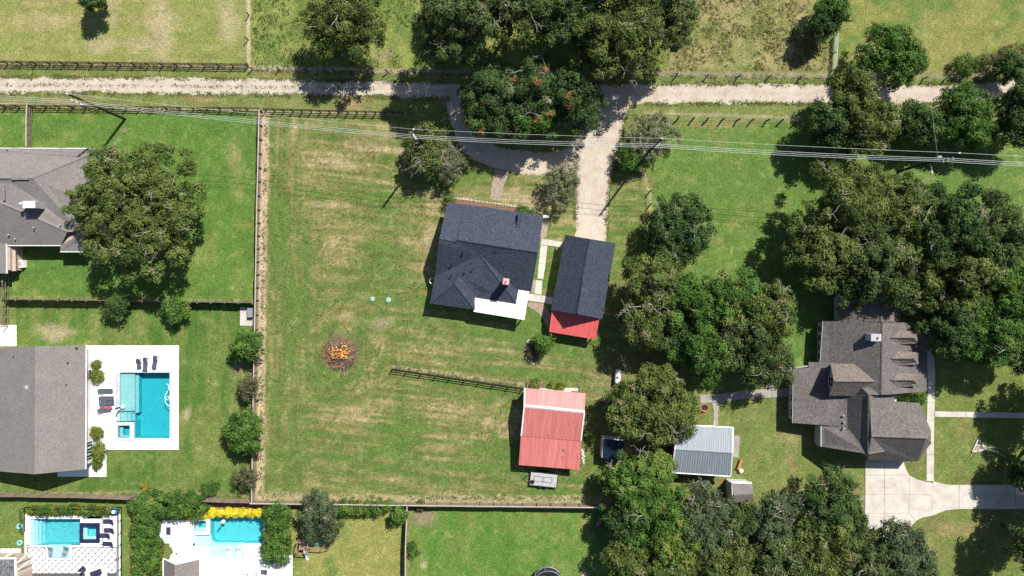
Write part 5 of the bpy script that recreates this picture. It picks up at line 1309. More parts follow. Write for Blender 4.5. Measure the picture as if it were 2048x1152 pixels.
# --- southern wood
tree(1276,968,58,8.5,'green','bright leafy tree below the navy roofed shed', 0.9, twigs=12)
tree(1306,938,40,7.5,'lime','light green tree beside the grey barn corner', 0.9, twigs=6)
tree(1300,1025,72,9.0,'green','green tree at the end of the long bottom fence', 1.0, twigs=16)
tree(1250,1040,42,8.0,'dark','dark tree over the magenta toy', 1.2)
tree(1350,1085,66,9.0,'lime','lime green tree in the southern wood', 0.95, twigs=10, odd=0.08)
tree(1412,1012,48,8.0,'blue','grey green tree behind the grey barn', 0.95, twigs=18)
tree(1400,1060,60,8.5,'blue','grey tree in the southern wood', 1.0, twigs=26)
tree(1260,1125,48,8.0,'olive','olive tree at the bottom edge right of the trampoline', 0.9); tree(1330,1150,60,8.5,'olive','olive tree at the bottom edge of the wood', 0.8, twigs=8)
tree(1450,1120,66,9.0,'olive','olive oak along the bottom edge of the wood', 0.95, twigs=10); tree(1478,1058,46,8.5,'oak','oak beside the small white shed', 1.0, twigs=18)
tree(1556,1046,58,10.0,'blue','grey green oak below the small white shed', 1.0, twigs=28); tree(1560,1115,70,10.0,'oak','dark oak along the southern wood bottom', 0.95, twigs=14)
tree(1665,1010,60,10.5,'dark','dark oak reaching towards the driveway', 1.1, twigs=12); tree(1650,1080,76,10.5,'olive','olive oak left of the driveway', 1.0, twigs=22)
tree(1730,1120,56,9.5,'oak','oak at the driveway foot', 1.0, twigs=10); tree(1785,1090,52,8.5,'blue','blue green oak spreading over the driveway', 1.0, twigs=12); tree(1825,1130,46,8.0,'blue','blue green oak at the bottom right of the driveway', 0.9, twigs=6)
# trees that stand beyond the right edge and throw their shade into the picture
tree(2120,925,62,11,'dark','dark oak past the right frame edge beside the lawn', 1.0); tree(2150,1010,70,12,'oak','oak past the right frame edge shading the driveway', 1.0); tree(2075,1085,50,11,'oak','oak past the lower right corner', 1.0); tree(2130,800,60,11,'dark','dark oak past the right frame edge above the walk', 1.0); tree(2020,1215,60,11,'oak','oak just below the lower right corner', 0.9)
tree(2038,955,16,7,'dark','dark sprig of oak entering at the right edge', 1.2)
# --- left gardens
tree(272,415,136,11.0,'olive','huge spreading olive oak beside the hipped house', 0.98, twigs=60, wob=0.3)
tree(496,690,27,4.6,'green','round bright green tree against the boundary fence', 1.1); tree(488,866,36,5.2,'green','larger round green tree against the boundary fence', 1.1)
tree(497,777,22,3.6,'brown','thin brown sapling between the two green fence trees', 1.0, dens=0.6); tree(488,955,24,3.8,'brown','thin brown sapling at the lower fence corner', 0.9, dens=0.6)
tree(231,615,20,3.2,'dark','dark small tree in the oak shade by the privacy fence', 1.0); tree(350,620,22,3.4,'green','small bright tree by the privacy fence', 0.95)
shrub(418,976,13,1.6,'green','small round shrub on the lawn by the lower fence', 1.1)
shrub(193,729,7,1.1,'gold','small round shrub by the poolside house windows'); shrub(195,752,10,1.4,'gold','oblong golden shrub by the poolside house', 1.6); shrub(194,866,11,1.5,'gold','round golden shrub beside the poolside terrace', 1.2); shrub(198,905,12,1.5,'gold','large golden shrub at the terrace corner', 1.9); shrub(193,928,8,1.2,'gold','lowest golden shrub by the poolside house', 1.4)
hedge(282,992,398,1031,2.6,'green','dark green hedge along the fence behind the white terrace'); hedge(266,1000,309,1180,2.8,'green','tall green hedge column left of the white terrace'); hedge(531,1015,574,1122,2.8,'green','tall green hedge right of the turquoise pool')
shrub(315,1102,11,1.0,'gold','low clipped shrub in the rounded grass bed')
for i, x in enumerate((381,394,409,424,440,455,470,486,502,518)):
    shrub(x, 1030-(0.5 if i < 3 else 4+0.4*(i % 3)), 9.8, 0.9+0.1*(i % 2), 'yellow', 'yellow flowering bush, %s from the left behind the turquoise pool' % ('first second third fourth fifth sixth seventh eighth ninth tenth'.split()[i]), 0.8, 'row of yellow flowering bushes')
for i, x in enumerate(range(66, 228, 15)):
    shrub(x, 1021, 8.5, 1.2, 'green' if i % 3 else 'gold', 'clipped shrub, %s from the left along the aqua pool' % ('first second third fourth fifth sixth seventh eighth ninth tenth eleventh'.split()[i]), 0.85, 'row of shrubs above the aqua pool')
tree(640,1035,40,5.5,'blue','grey green feathery tree over the swing set', 1.1, twigs=4)
for i, (x, y, r, s) in enumerate(((688,1015,13,'green'),(703,1016,12,'green'),(722,1015,12,'lime'),(738,1017,11,'green'),(755,1016,12,'green'),(775,1012,9,'lime'))):
    shrub(x, y, r, 1.9, s, '%s shrub, %s from the grey green tree along the fence' % ('lime' if s == 'lime' else 'green', 'first second third fourth fifth sixth'.split()[i]), 1.0, 'shrubs in the fence corner garden')
tree(796,1032,13,3.0,'green','slender young tree in the fence corner', 1.2)
shrub(826,1100,9,1.2,'green','straggly weed shrub against the narrow fence', 1.6, dens=0.7); shrub(838,1013,10,0.8,'dark','low dark plant in the corner of the bottom lawn', 0.6)
# --- round the farmhouse and the barn
shrub(900,397,9,1.2,'lime','bright green bush at the farmhouse corner'); shrub(893,412,8,1.1,'brown','brown bush at the farmhouse west side', 1.4)
for i, x in enumerate((1042, 1052, 1063)): shrub(x, 421+2*i, 5, 0.6, 'green', '%s low plant in the farmhouse front bed' % ('left', 'middle', 'right')[i], 0.8, 'low plants in the front bed')
tree(1084,686,16,3.2,'green','small leafy tree beside the stone ringed bed', 1.0, dens=0.5); shrub(1063,705,12,1.1,'brown','withered brown shrub inside the stone ring', 1.4)
shrub(1068,769,9,0.8,'lime','light green plant in the barn planter', 0.7); shrub(1105,773,7,1.0,'gold','small yellowish shrub by the barn wall'); shrub(1120,774,11,1.2,'gold','larger yellowish shrub by the barn wall', 0.8)
shrub(1833,797,20,1.2,'green','green shrub in the recess of the garage wing', 0.6)
def palm(px, py, label):
    c = W(px, py, 0.8); t = thing('fan_palm', label, 'palm', (c.x, c.y, 0)); mb = MB(); mb.lathe(0, 0, [(0.16,0),(0.14,0.4),(0.18,0.7)], 8); mb.build_at('trunk', M_BARK, t)
    V = []; N = []; S = []; C = []
    for i in range(26):
        a = R.uniform(0, 6.28); el = R.uniform(0.1, 1.2); L = R.uniform(0.8, 1.25)
        for k in range(16):
            s = k/15; r = L*s*math.cos(el*(1-0.5*s)); z = 0.7+L*(math.sin(el)*s-0.55*s*s)
            for sd in (-1, 1):
                V.append((r*math.cos(a)-sd*0.07*math.sin(a), r*math.sin(a)+sd*0.07*math.cos(a), max(0.05, z))); N.append((R.gauss(0,.3), R.gauss(0,.3), 1)); S.append(0.11*(1.2-s)); C.append((0.33*R.uniform(.7,1.2),0.24*R.uniform(.7,1.2),0.03) if R.random() < 0.7 else (0.10,0.15,0.03))
    link('crown', leafmesh('crown', np.array(V), np.array(N), np.array(S), np.array(C)), t, (c.x, c.y, 0))
palm(290, 973, 'golden fan palm against the lower left fence')
# weeds and rank grass in the unmown meadow: real tufts, uncountable
def weeds(label, poly, n, hmin, hmax, cols, seed, keepf=None):
    rg = np.random.default_rng(seed); xs = [p[0] for p in poly]; ys = [p[1] for p in poly]
    px = rg.uniform(min(xs), max(xs), n); py = rg.uniform(min(ys), max(ys), n)
    m = inpoly(px, py, poly) & (fbm(px/22, py/22, seed, 3) + rg.uniform(-.12, .12, n) > 0.47); px, py = px[m], py[m]; n = len(px)
    k = CAM_H/FPX; x = (px-1024)*k; y = (576-py)*k; Pn = []; 
    rep = 5; x = np.repeat(x, rep)+rg.normal(0, 0.10, n*rep); y = np.repeat(y, rep)+rg.normal(0, 0.10, n*rep); h = np.repeat(rg.uniform(hmin, hmax, n), rep)
    z = h*rg.uniform(0.4, 1.0, n*rep)
    cc = np.array(cols)[rg.integers(0, len(cols), n*rep)]*rg.uniform(0.7, 1.25, (n*rep, 1))
    me = leafmesh('weeds', np.stack([x, y, z], 1), rg.normal(size=(n*rep, 3))+np.array((0, 0, 0.6)), rg.uniform(0.05, 0.11, n*rep), cc)
    o = link('weeds', me); tag(o, label, 'weeds', None, 'stuff'); return o
weeds('rank weeds scattered over the top middle meadow', [(504,-20),(1330,-20),(1420,0),(1340,142),(504,136)], 9000, 0.1, 0.3, [(0.08,0.15,0.02),(0.05,0.10,0.015),(0.15,0.17,0.03)], 5)
weeds('dry tufts scattered over the tan pasture', [(1400,0),(1664,-10),(1664,140),(1340,142)], 5000, 0.04, 0.14, [(0.24,0.2,0.09),(0.15,0.17,0.045),(0.12,0.16,0.04)], 6)
weeds('fine straw tufts over the paddock', [(540,240),(890,300),(860,640),(1000,760),(1200,740),(1210,990),(520,990)], 9000, 0.03, 0.10, [(0.22,0.19,0.06),(0.10,0.13,0.03),(0.30,0.25,0.12)], 8)

def edge_weeds(label, lines, n, hmin, hmax, cols, seed, spread=3.0):
    """ragged tufts along road edges and fence feet"""
    rg = np.random.default_rng(seed); X = []; Y = []
    tot = sum(math.hypot(b[0]-a[0], b[1]-a[1]) for l in lines for a, b in zip(l[:-1], l[1:]))
    for l in lines:
        for a, b in zip(l[:-1], l[1:]):
            d = math.hypot(b[0]-a[0], b[1]-a[1]); m = int(n*d/tot); u = rg.random(m); o = rg.normal(0, spread, m)
            X.append(a[0]+(b[0]-a[0])*u-(b[1]-a[1])/d*o); Y.append(a[1]+(b[1]-a[1])*u+(b[0]-a[0])/d*o)
    px = np.concatenate(X); py = np.concatenate(Y); k = fbm(px/14, py/14, seed, 3)+rg.uniform(-.15, .15, len(px)) > 0.46; px, py = px[k], py[k]; n = len(px); rep = 4; k = CAM_H/FPX
    x = np.repeat((px-1024)*k, rep)+rg.normal(0, 0.09, n*rep); y = np.repeat((576-py)*k, rep)+rg.normal(0, 0.09, n*rep); z = np.repeat(rg.uniform(hmin, hmax, n), rep)*rg.uniform(0.3, 1, n*rep)
    cc = np.array(cols)[rg.integers(0, len(cols), n*rep)]*rg.uniform(0.75, 1.25, (n*rep, 1))
    me = leafmesh('weeds', np.stack([x, y, z], 1), rg.normal(size=(n*rep, 3))+np.array((0, 0, 0.9)), rg.uniform(0.05, 0.11, n*rep), cc)
    tag(link('weeds', me), label, 'weeds', None, 'stuff')
GC = [(0.13,0.18,0.045),(0.18,0.19,0.06),(0.10,0.155,0.035),(0.28,0.24,0.12)]
edge_weeds('ragged grass tufts along the gravel road edges', [[(0,153),(250,155.5),(500,159),(750,163),(900,166)],[(0,187),(250,187),(500,189),(750,193),(900,197)],[(1300,169),(1480,168),(1640,167.5),(1800,171),(1930,167),(2048,157)],[(1290,209),(1480,206),(1640,208),(1800,209),(1930,205),(2048,195)],[(1256,215),(1248,250),(1236,300),(1223,350),(1215,400),(1212,470)],[(1172,260),(1155,310),(1152,350),(1152,400),(1150,468)]], 8000, 0.03, 0.12, GC, 15)
edge_weeds('grass tufts growing in the middle of the gravel road', [[(0,170),(250,171),(500,174),(750,178)]], 600, 0.03, 0.08, GC, 16, 2.2)
edge_weeds('rank grass tufts along the fence feet', [[(0,129),(496,135)],[(0,215),(520,221)],[(534,228),(526,600),(522,990)],[(520,990),(820,995),(1210,998)],[(790,735),(1045,772)],[(505,140),(830,146),(1290,150),(1650,156)],[(22,597),(510,603)],[(0,983),(505,991)]], 6500, 0.04, 0.2, GC, 17, 2.5)
# ------------------------------------------------------------------ furniture and small things
def lounger(px, py, ang, label, L=1.95, mat=None, group=None, z=0.1, back=0.35, frame=None):
    c = W(px, py, z); t = thing('sun_lounger', label, 'sun lounger', tuple(c), group); mat = mat or M_GREYCLOTH; frame = frame or M_BLACK
    mb = MB(c, ang); mb.box(-L/2,-0.3,0.24,L/2,-0.26,0.30); mb.box(-L/2,0.26,0.24,L/2,0.30,0.30); mb.box(-L/2,-0.26,0.24,-L/2+0.05,0.26,0.30); mb.box(L/2-0.05,-0.26,0.24,L/2,0.26,0.30); mb.build('frame', frame, t)
    for sx in (-1, 1):
        for sy in (-1, 1):
            mb = MB(c, ang); mb.box(sx*(L/2-0.12)-0.025, sy*0.27-0.025, 0, sx*(L/2-0.12)+0.025, sy*0.27+0.025, 0.24); mb.build('leg', frame, t)
    mb = MB(c, ang); mb.box(-L/2+0.02,-0.29,0.305,0.05,0.29,0.38); mb.build('seat_cushion', mat, t)
    mb = MB(c, ang); x0 = 0.09; x1 = L/2
    mb.add([(x0,-.29,.31),(x1,-.29,.31+back),(x1,.29,.31+back),(x0,.29,.31),(x0,-.29,.385),(x1,-.29,.385+back),(x1,.29,.385+back),(x0,.29,.385)], [(3,2,1,0),(4,5,6,7),(0,1,5,4),(1,2,6,5),(2,3,7,6),(3,0,4,7)]); mb.build('back_cushion', mat, t)
    return t
D = math.radians
lounger(280,727,D(90),'short slate lounger, leftmost of three above the teal pool', 1.4); lounger(293,728,D(84),'slate lounger, middle of three above the teal pool'); lounger(312,724,D(78),'slate lounger, rightmost of three above the teal pool')
lounger(214,781,D(180),'slate lounger, topmost of the row left of the teal pool'); lounger(216,796,D(180),'slate lounger, second of the row left of the teal pool'); lounger(217,806,D(186),'slate lounger, third of the row left of the teal pool')
lounger(212,819,D(188),'lounger with red towel at the lower end of the row', 1.7)
c = W(216,815,0.5); mb = MB(c, D(-2)); mb.box(-0.6,-0.16,0.0,0.6,0.16,0.03); mb.box(-0.6,-0.16,-0.2,0.6,-0.13,0.0); tag(mb.build('towel', plain('red_towel', (0.50,0.07,0.10), 0.9)), 'red and white towel draped over a lounger', 'towel')
for i, (x, y) in enumerate(((221,1041),(222,1058.5),(214,1069),(220,1085.5))): lounger(x, y, D(0), 'navy lounger, %s from the top beside the navy spa' % ('first','second','third','lowest')[i], 1.7, M_NAVYCLOTH, 'navy loungers on the terrace', 0.085, 0.5, M_WHITE)
def pool_chaise(px, py, ang, label, mat, z=-0.22):
    c = W(px, py, z); t = thing('pool_chaise', label, 'chaise', tuple(c)); mb = MB(c, ang); pr = [(-0.95,0.22),(-0.6,0.14),(-0.2,0.26),(0.1,0.2),(0.5,0.42),(0.9,0.75)]
    pts = []; f = []
    for x, z_ in pr: pts += [(x,-0.32,z_),(x,0.32,z_),(x,-0.32,max(0,z_-0.12)),(x,0.32,max(0,z_-0.12))]
    for i in range(len(pr)-1):
        a = i*4; b = a+4; f += [(a,b,b+1,a+1),(a+2,a+3,b+3,b+2),(a,a+2,b+2,b),(a+1,b+1,b+3,a+3)]
    f += [(0,1,3,2),(20,22,23,21)]
    mb.add(pts, f); mb.build('moulded_seat', mat, t); mb = MB(c, ang); mb.box(0.3,-0.25,0,0.6,0.25,0.25); mb.build('foot', mat, t)
pool_chaise(102,1103,D(80),'grey moulded chaise, left one on the sunken sun shelf', M_GREYP); pool_chaise(132,1102,D(68),'grey moulded chaise, right one on the sunken sun shelf', M_GREYP)
pool_chaise(460,1105,D(90),'white moulded chaise, left one in the shallow shelf', M_WHITE); pool_chaise(479,1105,D(90),'white moulded chaise, right one in the shallow shelf', M_WHITE)
c = W(339.5,1059.5,0.1); t = thing('patio_bench', 'navy bench with white frame alone on the white terrace', 'bench', tuple(c)); mb = MB(c); mb.box(-0.3,-0.5,0.35,0.3,0.5,0.45); mb.build('cushion', M_NAVYCLOTH, t)
mb = MB(c); mb.box(-0.35,-0.55,0.29,0.35,0.55,0.345); mb.box(-0.55,-0.95,0.3,0.55,-0.9,0.36); mb.build('frame', M_WHITE, t)
for sx in (-1, 1):
    for sy in (-1, 1): mb = MB(c); mb.box(sx*0.3-0.03,sy*0.5-0.03,0,sx*0.3+0.03,sy*0.5+0.03,0.29); mb.build('leg', M_WHITE, t)
# table sets under the poolside house eave
def table_set(px, py, label, r=0.55):
    c = W(px, py, 0.1); t = thing('patio_table', label, 'table', tuple(c)); mb = MB(c); mb.lathe(0,0,[(r,0.70),(r,0.74)],16); mb.build('table_top', M_WHITE, t); mb = MB(c); mb.lathe(0,0,[(0.25,0),(0.25,0.03),(0.05,0.06),(0.05,0.70)],10); mb.build('pedestal', M_BLACK, t)
def chair(px, py, ang, label, mat=None, fr=None):
    c = W(px, py, 0.1); t = thing('patio_chair', label, 'chair', tuple(c), 'chairs on the pool terraces'); fr = fr or M_BLACK
    mb = MB(c, ang); mb.box(-0.25,-0.25,0.40,0.25,0.25,0.46); mb.build('seat', mat or M_GREYCLOTH, t); mb = MB(c, ang); mb.box(0.21,-0.25,0.46,0.27,0.25,0.9); mb.build('backrest', mat or M_GREYCLOTH, t)
    for sx in (-1, 1):
        for sy in (-1, 1): mb = MB(c, ang); mb.box(sx*0.22-0.02,sy*0.22-0.02,0,sx*0.22+0.02,sy*0.22+0.02,0.40); mb.build('leg', fr, t)
table_set(180,770,'round white table by the upper poolside windows'); chair(177,777,D(200),'dark chair below the upper poolside table'); chair(182,762,D(90),'dark chair above the upper poolside table')
table_set(182,823,'round white table by the middle poolside wall'); chair(178,832,D(230),'dark chair below the middle poolside table'); chair(178,845,D(150),'dark chair near the round golden shrub')
for i, x in enumerate((497,515,533)): lounger(x-3, 1142, D(0), 'pale lounger, %s of three at the bottom of the white terrace' % ('left','middle','right')[i], 1.0, M_GREYCLOTH if i == 2 else M_WHITE, None, 0.1, 0.3, M_WHITE)
table_set(352,1109,'round white table by the rounded grass bed', 0.45); chair(348,1120,D(160),'dark chair near the gable of the terrace house', M_GREYCLOTH, M_WHITE)
for i, x in enumerate((459,477)):
    c = W(x,1122,0.1); t = thing('footstool', '%s low footstool below the white chaises' % ('left','right')[i], 'stool', tuple(c)); mb = MB(c); mb.box(-0.25,-0.18,0.22,0.25,0.18,0.32); mb.build('seat', M_WHITE, t)
    for sx in (-1, 1): mb = MB(c); mb.box(sx*0.2-0.03,-0.15,0,sx*0.2+0.03,0.15,0.22); mb.build('leg', M_BLACK, t)
def umbrella(px, py, h, label, mat, r=0.22, dead=False):
    c = W(px, py, 0.09); t = thing('patio_umbrella', label, 'umbrella', tuple(c)); mb = MB(c); mb.lathe(0,0,[(0.3,0),(0.3,0.06),(0.03,0.08),(0.03,h)],10); mb.build('pole', M_WHITE, t); mb = MB(c); mb.lathe(0,0,[(0.10,h*0.35),(r,h*0.45),(r*0.8,h*0.8),(0.04,h)],8); mb.build('folded_canopy', mat, t)
umbrella(176,1130,2.4,'folded navy umbrella on the diamond patio', M_NAVYCLOTH, 0.28)
umbrella(246,813,2.3,'folded dark umbrella standing on the pool shelf', M_NAVYCLOTH, 0.14)
umbrella(447,1043,1.8,'folded blue and white umbrella in the turquoise pool', M_TEAL, 0.14)
# outdoor lounge of the diamond patio: rug, sofa
c = W(192,1146,0.09); mb = MB(c, 0.1); mb.box(-1.6,-0.9,0,1.6,0.9,0.012); tag(mb.build('rug', mottled('cream_rug', (0.62,0.6,0.56), (0.74,0.72,0.68), 3)), 'cream outdoor rug under the navy sofa', 'rug')
c = W(193,1144,0.105); t = thing('outdoor_sofa', 'low navy outdoor sofa at the bottom edge of the patio', 'sofa', tuple(c)); mb = MB(c, 0.35); mb.box(-0.75,-0.3,0.05,0.75,0.3,0.4); mb.build('seat', M_NAVYCLOTH, t); mb = MB(c, 0.35); mb.box(-0.75,-0.42,0.05,0.75,-0.305,0.7); mb.build('backrest', M_NAVYCLOTH, t)
def tube_ring(px, py, r, tube, label, mat, z=0.05, name='pool_ring'):
    c = W(px, py, z); mb = MB(c); pts = []; f = []
    for i in range(18):
        for k in range(8):
            a = 6.283*i/18; b = 6.283*k/8; q = r+tube*math.cos(b); pts.append((q*math.cos(a), q*math.sin(a), tube+tube*math.sin(b)))
    for i in range(18):
        for k in range(8): f.append((i*8+k, ((i+1) % 18)*8+k, ((i+1) % 18)*8+(k+1) % 8, i*8+(k+1) % 8))
    mb.add(pts, f); return tag(mb.build(name, mat, smooth=True), label, 'float')
tube_ring(41,1052,0.32,0.16,'pale teal inflatable ring on the lawn, upper one', M_TEAL); tube_ring(41,1085,0.30,0.15,'pale teal inflatable ring on the lawn, lower one', M_TEAL)
c = W(234,1020,0.09); t = thing('beach_ball', 'big blue and white ball in the terrace corner', 'ball', tuple(c)); mb = MB(c); mb.blob(0,0,0.5,0.5,0.5,0.5,1,16,10,0.0); mb.build('ball', M_BLUE, t, smooth=True); mb = MB(c); mb.lathe(0,0,[(0.10,0.97),(0.26,0.94),(0.24,0.99),(0.08,1.015)],12); mb.build('white_panel', M_WHITE, t)
# air conditioner, generator pad
c = W(37.5,527.5,0.85); c.z = 0; t = thing('air_conditioner', 'white air conditioner box beside the hipped house', 'air conditioner', tuple(c)); mb = MB(c); mb.box(-0.55,-0.55,0,0.55,0.55,0.85); mb.build('casing', M_WHITE, t); mb = MB(c); mb.lathe(0.1,0,[(0.36,0.855),(0.36,0.90),(0.1,0.91)],14); mb.build('fan_grille', M_STEEL, t)
paving('concrete_pad', 'concrete pad in the fence corner', [[(481,614),(511,614),(510,652),(480,651)]], M_CONC, 0, 0.08, gap=0.2)
c = W(503.5,625,0.08); t = thing('generator', 'grey standby generator on the concrete pad', 'generator', tuple(c)); mb = MB(c); mb.box(-0.35,-0.62,0,0.35,0.62,0.7); mb.build('casing', M_GREYP, t); mb = MB(c); mb.prism([(-0.38,-0.66),(0.38,-0.66),(0.38,0.66),(-0.38,0.66)], 0.70, [0.73,0.8,0.8,0.73]); mb.build('lid', M_GREYMET, t, uv=True)
# septic lids
for x, y, r, l in ((745,598,0.36,'round green septic lid, left one on the paddock'), (777,600,0.40,'round green septic lid, right one on the paddock')):
    c = W(x, y); t = thing('septic_lid', l, 'lid', tuple(c)); mb = MB(c); mb.lathe(0,0,[(r*1.08,0),(r*1.05,0.10),(r*0.95,0.12)],18); mb.build('collar', M_GREYP, t); mb = MB(c); mb.lathe(0,0,[(r*0.95,0.12),(r*0.92,0.17),(r*0.3,0.2)],18); mb.build('cover', M_GREENLID, t)
# propane tank
c = W(1234,752,0); t = thing('propane_tank', 'long white propane tank lying on the grass', 'tank', tuple(c)); mb = MB(c+Vector((0,0,0.75)), D(83)); prof = [(-1.12,0.02),(-1.08,0.22),(-0.95,0.36),(-0.75,0.43),(0.75,0.43),(0.95,0.36),(1.08,0.22),(1.12,0.02)]
mb.tube([(x,0,0) for x, r in prof], [r for x, r in prof], 18); mb.build('tank_body', M_WHITE, t, smooth=True); mb = MB(c+Vector((0,0,1.15)), D(83)); mb.lathe(0,0,[(0.2,0),(0.2,0.14),(0.1,0.2)],12); mb.build('valve_dome', M_STEEL, t)
for s in (-0.65, 0.65): mb = MB(c, D(83)); mb.box(s-0.08,-0.35,0,s+0.08,0.35,0.4); mb.build('cradle', M_CONCG, t)
# trailer behind the barn
c = W(1087,957,0); t = thing('utility_trailer', 'grey flatbed trailer with rack and spare wheel behind the red barn', 'trailer', tuple(c)); A = D(-6)
mb = MB(c, A); mb.box(-1.95,-0.95,0.5,1.95,0.95,0.6); mb.build('deck', mottled('weathered_deck_boards', (0.36,0.35,0.35), (0.52,0.51,0.51), 2.5, 0.85), t)
for y in np.linspace(-0.8, 0.8, 9): mb = MB(c, A); mb.box(-1.93,y-0.09,0.603,1.93,y+0.09,0.625); mb.build('deck_board', MATS['weathered_deck_boards'], t)
mb = MB(c, A); mb.box(-2.02,-1.02,0.45,2.02,-0.96,0.72); mb.box(-2.02,0.96,0.45,2.02,1.02,0.72); mb.box(1.96,-0.95,0.45,2.02,0.95,0.72); mb.tube([(-1.95,-0.6,0.5),(-2.8,0,0.45)],0.05); mb.tube([(-1.95,0.6,0.5),(-2.8,0,0.45)],0.05); mb.build('frame', M_BLACK, t)
mb = MB(c, A); 
for y in (-0.15, 0.6): mb.tube([(-1.3,y,0.95),(1.3,y,0.95)],0.03)
for x in (-1.3,-0.1,0.1,1.3): mb.tube([(x,-0.15,0.95),(x,0.6,0.95)],0.03); mb.tube([(x,-0.15,0.62),(x,-0.15,0.95)],0.03)
mb.build('ladder_rack', M_STEEL, t)
for y in (-1.12, 1.12):
    for x in (-0.4, 0.4): mb = MB(c, A); mb.tube([(x,y-0.1,0.33),(x,y+0.1,0.33)],0.33,14); mb.build('wheel', M_RUBBER, t)
mb = MB(c, A); mb.lathe(-1.62,-0.5,[(0.3,0.63),(0.31,0.72),(0.27,0.78),(0.16,0.78),(0.15,0.68)],16); mb.build('spare_wheel', M_RUBBER, t)
# planter at the barn wall
c = W(1069,771,0); t = thing('planter_box', 'low timber planter against the barn north wall', 'planter', tuple(c)); A = D(-5)
for b in ((-1.15,0.45,1.15,0.52),(-1.15,-0.52,1.15,-0.45),(-1.15,-0.45,-1.08,0.45),(1.08,-0.45,1.15,0.45)): mb = MB(c, A); mb.box(b[0],b[1],0,b[2],b[3],0.35); mb.build('board', M_WOODG, t)
mb = MB(c, A); mb.box(-1.07,-0.44,0,1.07,0.44,0.27); mb.build('soil', M_MULCH, t)
mb = MB(W(1134,778)); mb.prism([(-1.0,-0.2),(1.6,-0.35),(1.6,0.15),(-1.0,0.2)],0,0.06); tag(mb.build('paver_strip', M_STONE), 'pale paver strip along the barn wall', kind='structure')
for i in range(9): 
    c = W(1165+R.uniform(-3,3), 900+i*3.2); mb = MB(c); mb.blob(0,0,0.08,R.uniform(.14,.26),R.uniform(.12,.22),0.14,i,7,5,.2); tag(mb.build('rock', M_STONE), 'pale rocks heaped along the east side of the red barn', 'rock', 'rocks by the red barn')
# swing set
c = W(627,1085,0); t = thing('swing_set', 'wooden swing set with fort, white slide and blue swing', 'swing set', tuple(c)); A = D(-4)
for x in (-1.75,-0.25):
    for y in (-0.75,0.75): mb = MB(c, A); mb.box(x-0.06,y-0.06,0,x+0.06,y+0.06,2.3); mb.build('post', M_CEDAR, t)
mb = MB(c, A); mb.box(-1.7,-0.7,1.2,-0.3,0.7,1.28); mb.build('platform', M_CEDAR, t)
for y in (-0.75,0.75): mb = MB(c, A); mb.box(-1.75,y-0.04,2.2,-0.25,y+0.04,2.32); mb.build('top_rail', M_CEDAR, t)
for x in (-1.75,-0.25): mb = MB(c, A); mb.box(x-0.04,-0.7,2.2,x+0.04,0.7,2.32); mb.build('top_rail', M_CEDAR, t)
for i in range(6): mb = MB(c, A); mb.box(-1.66+0.235*i,-0.68,1.284,-1.45+0.235*i,0.68,1.31); mb.build('deck_board', M_CEDAR, t)
mb = MB(c, A); mb.box(-0.2,-0.05,2.05,1.9,0.05,2.17); mb.build('swing_beam', M_CEDAR, t)
for s in (-1, 1): mb = MB(c, A); mb.tube([(1.85,0,2.1),(2.15,s*1.1,0)],0.06); mb.build('leg', M_CEDAR, t)
sl = [(-0.75,-0.75,1.3),(-0.72,-1.2,1.0),(-0.68,-1.7,0.6),(-0.62,-2.2,0.25),(-0.58,-2.6,0.12)]; pts = []; f = []
for x, y, z in sl: pts += [(x-0.25,y,z+0.14),(x-0.22,y,z),(x+0.22,y,z),(x+0.25,y,z+0.14)]
for i in range(len(sl)-1):
    for k in range(3): f.append((i*4+k,i*4+k+1,i*4+k+5,i*4+k+4))
mb = MB(c, A); mb.add(pts, f); mb.build('slide', M_WHITE, t)
for i in range(2): mb = MB(c, A); mb.tube([(-1.2+0.5*i,0.75,1.25),(-1.2+0.5*i,1.6,0)],0.04); mb.build('ladder_rail', M_CEDAR, t)
for i in range(4): mb = MB(c, A); mb.box(-1.2,0.86+0.19*i,1.0-0.27*i,-0.7,0.94+0.19*i,1.06-0.27*i); mb.build('rung', M_CEDAR, t)
for i, x in enumerate((0.5, 1.3)):
    mb = MB(c, A); mb.box(x-0.22,-0.1+0.15*i,0.55,x+0.22,0.12+0.15*i,0.6); mb.build('swing_seat', M_BLUE, t); mb = MB(c, A)
    for s in (-0.2, 0.2): mb.tube([(x+s,0,2.05),(x+s,0.1*i,0.6)],0.012,4)
    mb.build('chain', M_STEEL, t)
# trampoline
c = W(1095,1158,0); t = thing('trampoline', 'round black trampoline with safety net at the bottom edge', 'trampoline', tuple(c)); mb = MB(c); mb.lathe(0,0,[(1.7,0.85),(1.7,0.88)],28); mb.build('mat', M_BLACK, t)
mb = MB(c); mb.tube([(2.1*math.cos(a*math.pi/16),2.1*math.sin(a*math.pi/16),0.88) for a in range(33)],0.06); mb.build('frame', M_STEEL, t)
mb = MB(c); pts = []; f = []
for i in range(32): a = i*math.pi/16; pts += [(1.72*math.cos(a),1.72*math.sin(a),0.9),(2.1*math.cos(a),2.1*math.sin(a),0.95)]
for i in range(32): f.append((i*2,i*2+1,((i+1) % 32)*2+1,((i+1) % 32)*2))
mb.add(pts, f); mb.build('spring_pad', M_NAVYCLOTH, t)
for i in range(8):
    a = i*math.pi/4+0.2; mb = MB(c); mb.tube([(2.2*math.cos(a),2.2*math.sin(a),0),(2.2*math.cos(a),2.2*math.sin(a),2.5)],0.035); mb.build('net_pole', M_STEEL, t)
mb = MB(c); mb.tube([(2.2*math.cos(a*math.pi/16),2.2*math.sin(a*math.pi/16),2.5) for a in range(33)],0.03); mb.build('net_rim', M_STEEL, t)
mb = MB(c)
for i in range(64): a = i*math.pi/32; mb.tube([(2.17*math.cos(a),2.17*math.sin(a),0.95),(2.17*math.cos(a),2.17*math.sin(a),2.48)],0.008,3)
